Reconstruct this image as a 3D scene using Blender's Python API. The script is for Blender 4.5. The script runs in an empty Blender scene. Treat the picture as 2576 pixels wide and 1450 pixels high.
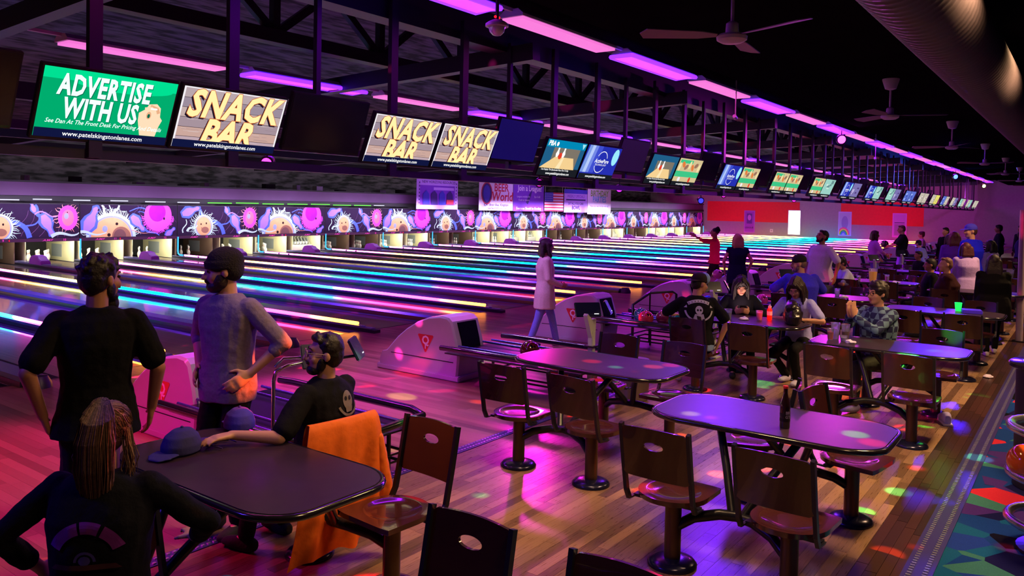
import bpy, bmesh, math, random
from mathutils import Vector, Matrix
from mathutils.bvhtree import BVHTree
random.seed(7)
R = math.radians
sc = bpy.context.scene
COL = sc.collection
PI = math.pi

# ------------------------------------------------------------------ camera
def make_camera():
    f, cy, yaw, pitch, roll, h, df = 1992.76, 573.29, 0.632509, 0.0273501, 0.0203584, 2.16659, 9.91556
    fw = Vector((math.cos(yaw)*math.cos(pitch), math.sin(yaw)*math.cos(pitch), -math.sin(pitch)))
    r = Vector((math.sin(yaw), -math.cos(yaw), 0)); u = r.cross(fw)
    c, s = math.cos(roll), math.sin(roll)
    r2 = c*r + s*u; u2 = -s*r + c*u
    cam = bpy.data.cameras.new('camera'); o = bpy.data.objects.new('camera', cam); COL.objects.link(o)
    M = Matrix((r2, u2, -fw)).transposed().to_4x4(); M.translation = Vector((0, -df, h))
    o.matrix_world = M
    cam.sensor_fit = 'HORIZONTAL'; cam.sensor_width = 36; cam.lens = 36*f/2576
    cam.shift_y = -(725-cy)/2576; cam.clip_start = 0.05; cam.clip_end = 300
    sc.camera = o
make_camera()
sc.view_settings.view_transform = 'Standard'; sc.view_settings.look = 'None'
sc.view_settings.gamma = 1; sc.view_settings.use_curve_mapping = False
sc.view_settings.exposure = 0.15
w = bpy.data.worlds.new('world'); sc.world = w; w.use_nodes = True
w.node_tree.nodes['Background'].inputs[0].default_value = (0.1, 0.05, 0.3, 1)
w.node_tree.nodes['Background'].inputs[1].default_value = 0.02
sc.cycles.use_denoising = True
sc.cycles.max_bounces = 6; sc.cycles.diffuse_bounces = 2; sc.cycles.glossy_bounces = 3
sc.cycles.transmission_bounces = 5; sc.cycles.transparent_max_bounces = 6
sc.cycles.sample_clamp_indirect = 3.0

# ------------------------------------------------------------------ light levels (tune here)
L_ROW_VIS = 1.15      # radiance of the row fixtures' faces
L_ROW_W = 26          # watts of each ultraviolet fixture
L_PAR = 620           # par cans and the added beams
L_DISCO = 6000
L_WARM = 165
L_DECK = 34
L_ART = 62
L_TUBE = 7.0

def area_light(name, loc, size, size_y, color, power, rot=(0, 0, 0), parent=None, spread=180):
    l = bpy.data.lights.new(name, 'AREA'); l.shape = 'RECTANGLE'; l.size = size; l.size_y = size_y
    l.color = color; l.energy = power; l.spread = R(spread)
    o = bpy.data.objects.new(name, l); COL.objects.link(o); o.location = loc; o.rotation_euler = rot
    if parent: o.parent = parent
    return o
def spot_light(name, loc, target, color, power, cone=60, blend=.6, radius=.06, parent=None):
    l = bpy.data.lights.new(name, 'SPOT'); l.color = color; l.energy = power; l.spot_size = R(cone)
    l.spot_blend = blend; l.shadow_soft_size = radius
    o = bpy.data.objects.new(name, l); COL.objects.link(o); o.location = loc
    o.rotation_euler = (Vector(target)-Vector(loc)).to_track_quat('-Z', 'Y').to_euler()
    if parent: o.parent = parent
    return o

# ------------------------------------------------------------------ materials
def srgb(*c):
    return tuple(((x/255)/12.92 if x/255 <= .04045 else ((x/255+.055)/1.055)**2.4) for x in c)
MATS = {}
def mat(name, col=(.5, .5, .5), rough=.5, metal=0., emit=None, es=1., noise=0., nscale=30., spec=.5, coat=0., alpha=1., trans=0., bump=0.):
    if name in MATS: return MATS[name]
    m = bpy.data.materials.new(name); m.use_nodes = True; MATS[name] = m
    nt = m.node_tree; b = nt.nodes['Principled BSDF']
    b.inputs['Base Color'].default_value = (*col, 1); b.inputs['Roughness'].default_value = rough
    b.inputs['Metallic'].default_value = metal; b.inputs['Specular IOR Level'].default_value = spec
    b.inputs['Coat Weight'].default_value = coat; b.inputs['Transmission Weight'].default_value = trans
    if alpha < 1: b.inputs['Alpha'].default_value = alpha
    if emit is not None:
        b.inputs['Emission Color'].default_value = (*emit, 1); b.inputs['Emission Strength'].default_value = es
    if noise > 0 or bump > 0:
        tc = nt.nodes.new('ShaderNodeTexCoord'); nz = nt.nodes.new('ShaderNodeTexNoise')
        nz.inputs['Scale'].default_value = nscale; nz.inputs['Detail'].default_value = 3
        nt.links.new(tc.outputs['Object'], nz.inputs['Vector'])
        if noise > 0:
            mx = nt.nodes.new('ShaderNodeMix'); mx.data_type = 'RGBA'
            mx.inputs[6].default_value = (*[max(0, x*(1-noise)) for x in col], 1)
            mx.inputs[7].default_value = (*[min(1, x*(1+noise)) for x in col], 1)
            nt.links.new(nz.outputs[0], mx.inputs[0]); nt.links.new(mx.outputs[2], b.inputs['Base Color'])
        if bump > 0:
            bp = nt.nodes.new('ShaderNodeBump'); bp.inputs['Strength'].default_value = bump; bp.inputs['Distance'].default_value = .01
            nt.links.new(nz.outputs[0], bp.inputs['Height']); nt.links.new(bp.outputs[0], b.inputs['Normal'])
    return m
def emat(name, rgb255, s=1.):
    return mat(name, (0, 0, 0), .5, emit=srgb(*rgb255), es=s, spec=0.)
def node(nt, t, **k):
    n = nt.nodes.new(t)
    for a, v in k.items(): setattr(n, a, v)
    return n
def ramp(nt, stops, interp='LINEAR'):
    n = nt.nodes.new('ShaderNodeValToRGB'); cr = n.color_ramp; cr.interpolation = interp
    while len(cr.elements) > 1: cr.elements.remove(cr.elements[-1])
    cr.elements[0].position = stops[0][0]; cr.elements[0].color = (*stops[0][1], 1)
    for p, c in stops[1:]:
        e = cr.elements.new(p); e.color = (*c, 1)
    return n

def wood_mat(name, dark, light, rough, source, gscale=(4, 60, 1), coat=0.0, spec=.5):
    """wood whose boards differ: source is 'object' (one object per board) or 'island' (boards joined)"""
    m = bpy.data.materials.new(name); m.use_nodes = True; MATS[name] = m; nt = m.node_tree; b = nt.nodes['Principled BSDF']
    if source == 'object': rnd = node(nt, 'ShaderNodeObjectInfo').outputs['Random']
    else: rnd = node(nt, 'ShaderNodeNewGeometry').outputs['Random Per Island']
    tc = node(nt, 'ShaderNodeNewGeometry'); mp = node(nt, 'ShaderNodeMapping'); mp.inputs['Scale'].default_value = gscale
    nt.links.new(tc.outputs['Position'], mp.inputs['Vector'])
    nz = node(nt, 'ShaderNodeTexNoise'); nz.inputs['Scale'].default_value = 3; nz.inputs['Detail'].default_value = 4
    nt.links.new(mp.outputs[0], nz.inputs['Vector'])
    ad = node(nt, 'ShaderNodeMath', operation='MULTIPLY_ADD'); ad.inputs[1].default_value = .6; ad.inputs[2].default_value = 0
    nt.links.new(rnd, ad.inputs[0])
    ad2 = node(nt, 'ShaderNodeMath', operation='MULTIPLY_ADD'); ad2.inputs[1].default_value = .5
    nt.links.new(nz.outputs[0], ad2.inputs[0]); nt.links.new(ad.outputs[0], ad2.inputs[2])
    cr = ramp(nt, [(.15, dark), (.85, light)]); nt.links.new(ad2.outputs[0], cr.inputs[0])
    nt.links.new(cr.outputs[0], b.inputs['Base Color'])
    rr = node(nt, 'ShaderNodeMapRange'); rr.inputs['To Min'].default_value = rough*.8; rr.inputs['To Max'].default_value = rough*1.3
    nt.links.new(nz.outputs[0], rr.inputs[0]); nt.links.new(rr.outputs[0], b.inputs['Roughness'])
    b.inputs['Coat Weight'].default_value = coat; b.inputs['Coat Roughness'].default_value = .1; b.inputs['Specular IOR Level'].default_value = spec
    return m

# ------------------------------------------------------------------ mesh helpers
def setp(o, label=None, cat=None, group=None, kind=None):
    if label: o['label'] = label
    if cat: o['category'] = cat
    if group: o['group'] = group
    if kind: o['kind'] = kind
    return o
def link_mesh(name, me, parent=None, loc=None, rot=None):
    o = bpy.data.objects.new(name, me); COL.objects.link(o)
    if loc is not None: o.location = loc
    if rot is not None: o.rotation_euler = rot
    if parent is not None: o.parent = parent
    return o
class MB:
    """collects shapes into one mesh"""
    def __init__(s): s.v = []; s.f = []; s.m = []; s.mats = []
    def mi(s, m):
        if m not in s.mats: s.mats.append(m)
        return s.mats.index(m)
    def add(s, vs, fs, m):
        k = len(s.v); i = s.mi(m); s.v += [tuple(v) for v in vs]
        s.f += [tuple(a+k for a in f) for f in fs]; s.m += [i]*len(fs)
    def box(s, x0, x1, y0, y1, z0, z1, m, M=None):
        vs = [Vector((x, y, z)) for x in (x0, x1) for y in (y0, y1) for z in (z0, z1)]
        if M: vs = [M @ v for v in vs]
        s.add(vs, [(0, 1, 3, 2), (4, 6, 7, 5), (0, 4, 5, 1), (2, 3, 7, 6), (0, 2, 6, 4), (1, 5, 7, 3)], m)
    def tube(s, pts, r, m, n=10, caps=True):
        pts = [Vector(p) for p in pts]; rs = r if isinstance(r, (list, tuple)) else [r]*len(pts)
        rings = []; up = None
        for i, p in enumerate(pts):
            t = (pts[min(i+1, len(pts)-1)]-pts[max(i-1, 0)])
            if t.length < 1e-9: t = Vector((0, 0, 1))
            t.normalize()
            if up is None:
                up = t.cross(Vector((0, 0, 1)) if abs(t.z) < .9 else Vector((1, 0, 0))).normalized()
            up = (up - t*up.dot(t)).normalized(); b = t.cross(up)
            rings.append([p + (up*math.cos(2*PI*k/n)+b*math.sin(2*PI*k/n))*rs[i] for k in range(n)])
        vs = [v for rg in rings for v in rg]; fs = []
        for i in range(len(pts)-1):
            for k in range(n):
                a = i*n+k; b2 = i*n+(k+1) % n; fs.append((a, b2, b2+n, a+n))
        if caps: fs += [tuple(range(n))[::-1], tuple(range((len(pts)-1)*n, len(pts)*n))]
        s.add(vs, fs, m)
    def lathe(s, prof, c, m, n=20, M=None):
        vs = []; fs = []
        for (r, z) in prof:
            for k in range(n):
                v = Vector((r*math.cos(2*PI*k/n), r*math.sin(2*PI*k/n), z))
                if M: v = M @ v
                vs.append(v+Vector(c))
        for i in range(len(prof)-1):
            for k in range(n):
                a = i*n+k; b = i*n+(k+1) % n; fs.append((a, b, b+n, a+n))
        if prof[0][0] > 1e-5: fs.append(tuple(range(n))[::-1])
        if prof[-1][0] > 1e-5: fs.append(tuple(range((len(prof)-1)*n, len(prof)*n)))
        s.add(vs, fs, m)
    def prism(s, pts, z0, z1, m, M=None):
        n = len(pts); vs = [Vector((x, y, z0)) for x, y in pts]+[Vector((x, y, z1)) for x, y in pts]
        if M: vs = [M @ v for v in vs]
        s.add(vs, [tuple(range(n))[::-1], tuple(range(n, 2*n))]+[(i, (i+1) % n, n+(i+1) % n, n+i) for i in range(n)], m)
    def ball(s, c, r, m, n=12, M=None, sc_=(1, 1, 1)):
        prof = [(math.sin(PI*i/n)*1.0, -math.cos(PI*i/n)) for i in range(n+1)]
        MM = Matrix.Diagonal((r*sc_[0], r*sc_[1], r*sc_[2], 1))
        if M: MM = M @ MM
        s.lathe([(max(a, 1e-6) if 0 < i < n else 1e-6, z) for i, (a, z) in enumerate(prof)], c, m, n=max(8, int(n*1.6)), M=MM)
    def mesh(s, name, smooth=None, bevel=0):
        me = bpy.data.meshes.new(name); me.from_pydata(s.v, [], s.f)
        for m in s.mats: me.materials.append(m)
        if len(s.mats) > 1: me.polygons.foreach_set('material_index', s.m)
        if bevel or True:
            bm = bmesh.new(); bm.from_mesh(me)
            bmesh.ops.remove_doubles(bm, verts=bm.verts, dist=1e-6)
            bmesh.ops.recalc_face_normals(bm, faces=bm.faces)
            if bevel:
                ed = [e for e in bm.edges if len(e.link_faces) == 2 and e.calc_face_angle(0) > R(40)]
                bmesh.ops.bevel(bm, geom=ed, offset=bevel, segments=2, affect='EDGES', clamp_overlap=True)
            bm.to_mesh(me); bm.free()
        if smooth is not None:
            me.polygons.foreach_set('use_smooth', [True]*len(me.polygons))
            try: me.set_sharp_from_angle(angle=R(smooth))
            except Exception: pass
        me.update(); return me
    def obj(s, name, parent=None, smooth=None, bevel=0, loc=None, rot=None):
        return link_mesh(name, s.mesh(name, smooth, bevel), parent, loc, rot)
def empty(name, loc=(0, 0, 0), rz=0., rot=None):
    o = bpy.data.objects.new(name, None); COL.objects.link(o); o.location = loc
    o.rotation_euler = rot if rot else (0, 0, rz); o.empty_display_size = .1
    return o
def kids_of(o, table): return table.get(o, [])
def copy_tree(root, loc, rz=None):
    table = {}
    def rec(o, parent):
        c = o.copy(); COL.objects.link(c)
        if parent is not None: c.parent = parent
        for ch in list(CH.get(o.name, [])): rec(ch, c)
        return c
    c = rec(root, None); c.location = loc
    if rz is not None: c.rotation_euler = (0, 0, rz)
    return c
CH = {}
def index_children(root):
    for o in [root]+list(root.children_recursive): CH[o.name] = list(o.children)

ORD = ['first', 'second', 'third', 'fourth', 'fifth', 'sixth', 'seventh', 'eighth', 'ninth', 'tenth', 'eleventh', 'twelfth',
       'thirteenth', 'fourteenth', 'fifteenth', 'sixteenth', 'seventeenth', 'eighteenth', 'nineteenth', 'twentieth',
       'twenty-first', 'twenty-second', 'twenty-third', 'twenty-fourth']

def nw(n):
    ones = ['zero','one','two','three','four','five','six','seven','eight','nine','ten','eleven','twelve','thirteen','fourteen','fifteen','sixteen','seventeen','eighteen','nineteen']
    return ones[n] if n < 20 else ['twenty','thirty','forty','fifty'][n//10-2]+('-'+ones[n % 10] if n % 10 else '')

# ------------------------------------------------------------------ flat print
TXT = {}
def text_mesh(txt, size=1., shear=0., offset=0., space=1.):
    k = (txt, shear, offset, space)
    if k not in TXT:
        c = bpy.data.curves.new('t', 'FONT'); c.body = txt; c.size = 1; c.align_x = 'CENTER'; c.align_y = 'CENTER'
        c.shear = shear; c.offset = offset; c.space_character = space; c.resolution_u = 2; c.fill_mode = 'FRONT'
        o = bpy.data.objects.new('t', c)
        me = o.to_mesh()
        TXT[k] = ([(v.co.x, v.co.y) for v in me.vertices], [tuple(p.vertices) for p in me.polygons])
        o.to_mesh_clear(); bpy.data.objects.remove(o); bpy.data.curves.remove(c)
    vs, fs = TXT[k]
    return [(x*size, y*size) for x, y in vs], fs
class Flat:
    """flat coloured shapes on a plane: local x right, y up, layers stacked towards +z"""
    def __init__(s, dz=.0006): s.mb = MB(); s.l = 0; s.dz = dz
    def poly(s, pts, m, up=True):
        if up: s.l += 1
        z = s.l*s.dz; s.mb.add([(x, y, z) for x, y in pts], [tuple(range(len(pts)))], m)
    def rect(s, x0, x1, y0, y1, m): s.poly([(x0, y0), (x1, y0), (x1, y1), (x0, y1)], m)
    def ell(s, cx, cy, rx, ry, m, n=28, rot=0, clip=None):
        c, sn = math.cos(rot), math.sin(rot)
        pts = [(cx+rx*math.cos(2*PI*k/n)*c-ry*math.sin(2*PI*k/n)*sn, cy+rx*math.cos(2*PI*k/n)*sn+ry*math.sin(2*PI*k/n)*c) for k in range(n)]
        if clip: pts = [(min(max(x, clip[0]), clip[1]), min(max(y, clip[2]), clip[3])) for x, y in pts]
        s.poly(pts, m)
    def line(s, pts, w0, w1, m, clip=None):
        s.l += 1; z = s.l*s.dz; n = len(pts); L = []; Rr = []
        for i, (x, y) in enumerate(pts):
            a = pts[max(i-1, 0)]; b = pts[min(i+1, n-1)]; dx, dy = b[0]-a[0], b[1]-a[1]; d = math.hypot(dx, dy) or 1
            w = (w0+(w1-w0)*i/(n-1))/2; L.append((x-dy/d*w, y+dx/d*w)); Rr.append((x+dy/d*w, y-dx/d*w))
        if clip:
            cl = lambda p: (min(max(p[0], clip[0]), clip[1]), min(max(p[1], clip[2]), clip[3]))
            L = [cl(p) for p in L]; Rr = [cl(p) for p in Rr]
        vs = [(x, y, z) for x, y in L]+[(x, y, z) for x, y in Rr]
        s.mb.add(vs, [(i, n+i, n+i+1, i+1) for i in range(n-1)], m)
    def text(s, txt, cx, cy, size, m, shear=0., offset=0., sx=1., rot=0., clipy=None, space=1.):
        s.l += 1; z = s.l*s.dz; vs, fs = text_mesh(txt, size, shear, offset, space); c, sn = math.cos(rot), math.sin(rot)
        out = []
        for x, y in vs:
            x *= sx; X = cx+x*c-y*sn; Y = cy+x*sn+y*c
            if clipy is not None: Y = max(Y, clipy)
            out.append((X, Y, z))
        s.mb.add(out, fs, m)
    def obj(s, name, parent=None, loc=None, rot=None):
        me = bpy.data.meshes.new(name); me.from_pydata(s.mb.v, [], s.mb.f)
        for m in s.mb.mats: me.materials.append(m)
        if len(s.mb.mats) > 1: me.polygons.foreach_set('material_index', s.mb.m)
        me.update()
        return link_mesh(name, me, parent, loc, rot)
FRONT = (R(90), 0, 0)       # a Flat standing up and facing -Y

# ================================================================== STRUCTURE
YF, YS, YC, YM, XW = 0.0, -5.47, -9.13, 17.36, 66.0        # foul line, seating edge, carpet edge, masking units, end wall
X0 = 12.81; PIT = 3.5
m_sub = mat('subfloor', (.02, .012, .01), .6)
m_plank = wood_mat('seating_board', (.07, .036, .018), (.34, .20, .10), .28, 'object', (2.5, 40, 1), spec=.35)
m_plank_i = wood_mat('seating_board_joined', (.07, .036, .018), (.34, .20, .10), .28, 'island', (2.5, 40, 1), spec=.35)
m_appr = wood_mat('approach_board', (.16, .075, .05), (.36, .19, .13), .30, 'island', (40, 2.5, 1))
m_border = wood_mat('border_board', (.02, .008, .006), (.06, .02, .015), .3, 'island', (2.5, 40, 1))

def build_floor():
    mb = MB(); mb.box(-8, XW+1, -16, 22, -.6, -.13, m_sub)
    fl = mb.obj('floor'); setp(fl, kind='structure')
    # seating boards run along X; the ones seen largest are parts, the rest is joined
    W = .076; rows = int((YS-.06-(YC+.33))/W); near = []; far = MB()
    for r in range(rows):
        y1 = YS-.06-r*W; y0 = y1-W+.0015; x = .2-random.random()
        while x < XW:
            L = random.choice([.45, .6, .8, 1.0, 1.3, .7]); x1 = x+L
            d = math.hypot(x+L/2, y0+9.9)
            z = random.uniform(-.0008, 0)
            near.append((d, x, x1-.0015, y0, y1, z)) if (x < 9) else far.box(x, min(x1-.0015, XW), y0, y1, -.02, z, m_plank_i)
            x = x1
    def seen(e):
        x = (e[1]+e[2])/2; y = (e[3]+e[4])/2; a = math.degrees(math.atan2(y+9.9156, x)); return 3.5 < a < 58 and x > 2.3
    vis = sorted([e for e in near if seen(e)]); rest = [e for e in near if not seen(e)]
    cube = MB(); cube.box(0, 1, 0, 1, -.02, 0, m_plank); unit = cube.mesh('plank')
    for e in vis[:300]:
        o = link_mesh('plank', unit, fl, (e[1], e[3], e[5])); o.scale = (e[2]-e[1], e[4]-e[3], 1)
    for e in vis[300:]+rest: far.box(e[1], e[2], e[3], e[4], -.02, e[5], m_plank_i)
    o = far.obj('planks_far', fl); setp(o, kind='stuff')
    # approach boards run towards the pins
    ap = MB(); x = -4.
    while x < XW:
        W2 = .085 if x < 22 else .34
        y = YS+.06+random.random()*.5-.5
        while y < YF-.02:
            L = random.choice([.9, 1.2, 1.6, 2.1]); a = max(y, YS+.05); b = min(y+L-.001, YF-.02)
            if b > a: ap.box(x, x+W2-.001, a, b, -.02, random.uniform(-.0006, 0), m_appr)
            y += L
        x += W2
    o = ap.obj('approach_boards', fl); setp(o, kind='stuff')
    bd = MB(); x = 0
    while x < XW:
        for j in range(4): bd.box(x+.1*j, x+.98+.1*j, YC+.06+j*.068, YC+.126+j*.068, -.02, 0, m_border)
        x += .985
    o = bd.obj('border_boards', fl); setp(o, kind='stuff')
build_floor()

# carpet with big geometric shapes
def carpet():
    m = bpy.data.materials.new('carpet'); m.use_nodes = True; nt = m.node_tree; b = nt.nodes['Principled BSDF']; b.inputs['Roughness'].default_value = 1; b.inputs['Specular IOR Level'].default_value = .1
    g = node(nt, 'ShaderNodeNewGeometry'); nz = node(nt, 'ShaderNodeTexNoise'); nz.inputs['Scale'].default_value = 2.2
    vo = node(nt, 'ShaderNodeTexVoronoi', feature='F1'); vo.inputs['Scale'].default_value = 3.6
    nt.links.new(g.outputs['Position'], vo.inputs['Vector'])
    sep = node(nt, 'ShaderNodeSeparateColor'); nt.links.new(vo.outputs['Color'], sep.inputs[0])
    cr = ramp(nt, [(0, srgb(20, 60, 130)), (.2, srgb(70, 40, 120)), (.36, srgb(20, 90, 130)), (.5, srgb(8, 8, 20)), (.6, srgb(200, 40, 60)), (.7, srgb(30, 60, 150)), (.82, srgb(60, 120, 110)), (.9, srgb(20, 20, 70))], 'CONSTANT')
    nt.links.new(sep.outputs[0], cr.inputs[0])
    n2 = node(nt, 'ShaderNodeTexNoise'); n2.inputs['Scale'].default_value = 180; nt.links.new(g.outputs['Position'], n2.inputs['Vector'])
    mx = node(nt, 'ShaderNodeMix', data_type='RGBA', blend_type='MULTIPLY'); mx.inputs[0].default_value = .5
    nt.links.new(cr.outputs[0], mx.inputs[6]); nt.links.new(n2.outputs[0], mx.inputs[7]); nt.links.new(mx.outputs[2], b.inputs['Base Color'])
    return m
mb = MB(); mb.box(-4, XW, -15.5, YC-.07, -.1, -.004, carpet()); setp(mb.obj('floor_carpet'), kind='structure')

m_alu = mat('ribbed_metal', (.75, .75, .9), .25, .9); m_alud = mat('strip_metal', (.10, .08, .36), .35, .8)
def strip(name, y, w, x0, x1):
    mb = MB(); mb.box(x0, x1, y-w/2, y+w/2, -.01, .004, m_alud)
    n = int((min(x1, 14)-x0)/.04)
    for k in range(n):
        for s in (-.25, .25) if w > .1 else (-.2, .2):
            x = x0+k*.04; yy = y+s*w; h = w*.08
            mb.box(x, x+.02, yy-h, yy+h, .004, .010, m_alu)
    o = mb.obj(name); setp(o, kind='structure'); return o
strip('trim_1', YS, .11, 0.5, XW); strip('trim_2', YC, .16, 3.2, XW)

# walls and roof
def brick_like(name, c1, c2, rough=.9, scale=(1, 6, 20)):
    m = bpy.data.materials.new(name); m.use_nodes = True; nt = m.node_tree; b = nt.nodes['Principled BSDF']; b.inputs['Roughness'].default_value = rough
    g = node(nt, 'ShaderNodeNewGeometry'); mp = node(nt, 'ShaderNodeMapping'); mp.inputs['Scale'].default_value = scale
    nz = node(nt, 'ShaderNodeTexNoise'); nz.inputs['Scale'].default_value = 1.3; nz.inputs['Detail'].default_value = 5
    nt.links.new(g.outputs['Position'], mp.inputs['Vector']); nt.links.new(mp.outputs[0], nz.inputs['Vector'])
    cr = ramp(nt, [(.40, c1), (.6, c2)]); nt.links.new(nz.outputs[0], cr.inputs[0]); nt.links.new(cr.outputs[0], b.inputs['Base Color']); return m
m_roof = brick_like('roof_deck', (.02, .014, .025), (.13, .09, .15), .95, (1.0, 5, 5))
m_dark = mat('dark_paint', (.018, .014, .022), .7, noise=.3, nscale=2)
m_steel = mat('dark_steel', (.013, .009, .022), .5, noise=.3, nscale=8)
m_ceil = mat('dark_ceiling', (.007, .005, .008), .9, noise=.4, nscale=3, spec=0)
mb = MB(); mb.box(-8, XW+1, -5.0, -3.6, 4.72, 4.9, m_ceil); mb.box(-8, XW+1, -16, -5.0, 4.36, 4.9, m_ceil); setp(mb.obj('ceiling'), kind='structure')
# open roof above the lanes: slopes from high in front to low over the pins
mb = MB()
for (ya, za, yb, zb) in [(-3.6, 6.4, 4, 6.9), (4, 6.9, 12, 5.6), (12, 5.6, 23, 4.0)]:
    mb.add([(-8, ya, za), (XW+1, ya, za), (XW+1, yb, zb), (-8, yb, zb)], [(0, 1, 2, 3)], m_roof)
mb.add([(-8, -3.6, 4.72), (XW+1, -3.6, 4.72), (XW+1, -3.6, 6.4), (-8, -3.6, 6.4)], [(0, 1, 2, 3)], m_ceil)
setp(mb.obj('ceiling_roof_deck'), kind='structure')
m_red = mat('red_wall', srgb(225, 40, 45), .75, noise=.12, nscale=6)
m_grey = mat('grey_wall', srgb(150, 135, 150), .75, noise=.12, nscale=6)
mb = MB()
mb.box(XW, XW+.2, -16, 23, -.13, 7, m_grey)
mb.box(XW-.012, XW, 9.4, 17.3, 1.25, 2.95, m_red); mb.box(XW-.012, XW, .3, 6.2, 1.25, 3.05, m_red)
setp(mb.obj('wall_right'), kind='structure')
mb = MB(); mb.box(-8, XW, 22.8, 23, -.13, 4.2, m_roof); setp(mb.obj('wall_back'), kind='structure')
mb = MB(); mb.box(-8, -7.8, -16, 23, -.13, 7, m_dark); setp(mb.obj('wall_left'), kind='structure')
mb = MB(); mb.box(-8, XW, -16.2, -16, -.13, 5, m_dark); setp(mb.obj('wall_front'), kind='structure')

# roof timbers over the lanes
def truss():
    root = empty('roof_truss', (0, .2, 0)); setp(root, 'long dark steel truss with diagonal webs above the row of televisions', 'truss')
    for nm, z, h in (('top_chord', 5.62, .22), ('bottom_chord', 4.66, .2)):
        mb = MB(); mb.box(-6, XW, -.12, .12, z-h/2, z+h/2, m_steel); mb.obj(nm, root)
    mb = MB(); mb.box(-1.0/2, 1.0/2, -.05, .05, -.06, .06, m_steel); web = mb.mesh('web')
    mv = MB(); mv.box(-.06, .06, -.06, .06, -.45, .45, m_steel); post = mv.mesh('post')
    x = 1.0; i = 0
    while x < 44:
        o = link_mesh('diagonal_web', web, root, (x+.55, 0, 5.14), (0, R(38 if i % 2 else -38), 0)); o.scale = (1.32, 1, 1)
        if i % 2 == 0: link_mesh('upright_web', post, root, (x, 0, 5.14))
        x += 1.1; i += 1
truss()
mbx = MB(); mbx.box(-6, XW, -.1, .1, -.16, .16, m_steel)
beam = mbx.mesh('beam')
for i, (y, z, s, lab) in enumerate([(-2.9, 4.62, (1, 1.4, 1.5), 'wide dark steel beam over the row of lit televisions'), (6.0, 4.1, (1, 1, 1), 'dark roof beam above the middle of the lanes, nearer one'),
                                    (10.5, 3.7, (1, 1, 1), 'dark roof beam above the far half of the lanes'), (14.5, 3.55, (1, 1.5, 1.1), 'dark roof beam just in front of the pin machines')]):
    o = link_mesh('roof_beam', beam, None, (0, y, z)); o.scale = s; setp(o, lab, 'beam')
mbx = MB(); mbx.box(-.09, .09, 0, 1, -.12, .12, m_steel); raf = mbx.mesh('rafter')
for i in range(12):
    x = 4.0+i*5.25
    o = link_mesh('roof_rafter', raf, None, (x, -3.5, 4.35), (R(-2.3), 0, 0)); o.scale = (1, 21, 1)
    setp(o, '%s dark rafter running across the lanes, counted from the near end' % ORD[i], 'rafter', 'dark rafters running across above the lanes')

# ------------------------------------------------------------------ lanes
def lane_mat():
    m = bpy.data.materials.new('lane_board'); m.use_nodes = True; nt = m.node_tree; b = nt.nodes['Principled BSDF']
    g = node(nt, 'ShaderNodeNewGeometry'); mp = node(nt, 'ShaderNodeMapping'); mp.inputs['Scale'].default_value = (37, .4, 1)
    nz = node(nt, 'ShaderNodeTexNoise'); nz.inputs['Scale'].default_value = 1; nz.inputs['Detail'].default_value = 2
    nt.links.new(g.outputs['Position'], mp.inputs[0]); nt.links.new(mp.outputs[0], nz.inputs[0])
    cr = ramp(nt, [(.3, (.12, .065, .045)), (.7, (.3, .17, .12))]); nt.links.new(nz.outputs[0], cr.inputs[0]); nt.links.new(cr.outputs[0], b.inputs['Base Color'])
    b.inputs['Roughness'].default_value = .3; b.inputs['Specular IOR Level'].default_value = .9; b.inputs['Coat Weight'].default_value = 1; b.inputs['Coat Roughness'].default_value = .05
    return m
m_lane = lane_mat(); m_gut = mat('gutter', (.10, .09, .12), .35); m_cap = mat('cap', (.30, .30, .55), .22, .6)
m_capd = mat('cap_side', (.02, .02, .03), .4)
m_arrow = mat('lane_arrow', (.05, .02, .02), .3)
def gutter_mesh():
    mb = MB(); pts = [(-.1175, 0), (-.1, -.05), (-.05, -.082), (.05, -.082), (.1, -.05), (.1175, 0), (.1175, -.12), (-.1175, -.12)]
    vs = []; fs = []
    n = len(pts)
    for y in (0, 18.9): vs += [(x, y, z) for x, z in pts]
    fs = [(i, (i+1) % n, n+(i+1) % n, n+i) for i in range(n)]+[tuple(range(n)), tuple(range(n, 2*n))[::-1]]
    mb.add(vs, fs, m_gut); return mb.mesh('gutter')
gut = gutter_mesh()
lm = MB(); lm.box(-.533, .533, .0, 18.9, -.12, 0, m_lane); lane_me = lm.mesh('surface')
fa = Flat(.0008)
for k in range(-3, 4):
    x = k*.15; y = 4.6-abs(k)*.35; fa.l = 0; fa.poly([(x-.022, y-.1), (x, y+.08), (x+.022, y-.1)], m_arrow)
for k in range(-3, 4):
    fa.l = 0; fa.ell(k*.12, 2.2, .012, .012, m_arrow, 8)
proto_arrow = None
K0, K1 = -3, 15
for k in range(K0, K1+1):
    xd = X0+k*PIT
    for j, xc in ((0, xd-PIT+.07+.235+.533), (1, xd-.07-.235-.533)):
        num = 9+2*k+j
        ln = empty('bowling_lane', (xc, 0, 0)); setp(ln, 'glossy wooden bowling lane numbered %s leading to its pins' % nw(num), 'lane', 'polished lanes side by side')
        link_mesh('surface', lane_me, ln)
        for s in (-1, 1): link_mesh('gutter', gut, ln, (s*(.533+.1175), 0, 0))
        if k <= 6:
            if proto_arrow is None: proto_arrow = fa.obj('arrow_markings', ln)
            else: link_mesh('arrow_markings', proto_arrow.data, ln)

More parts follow.
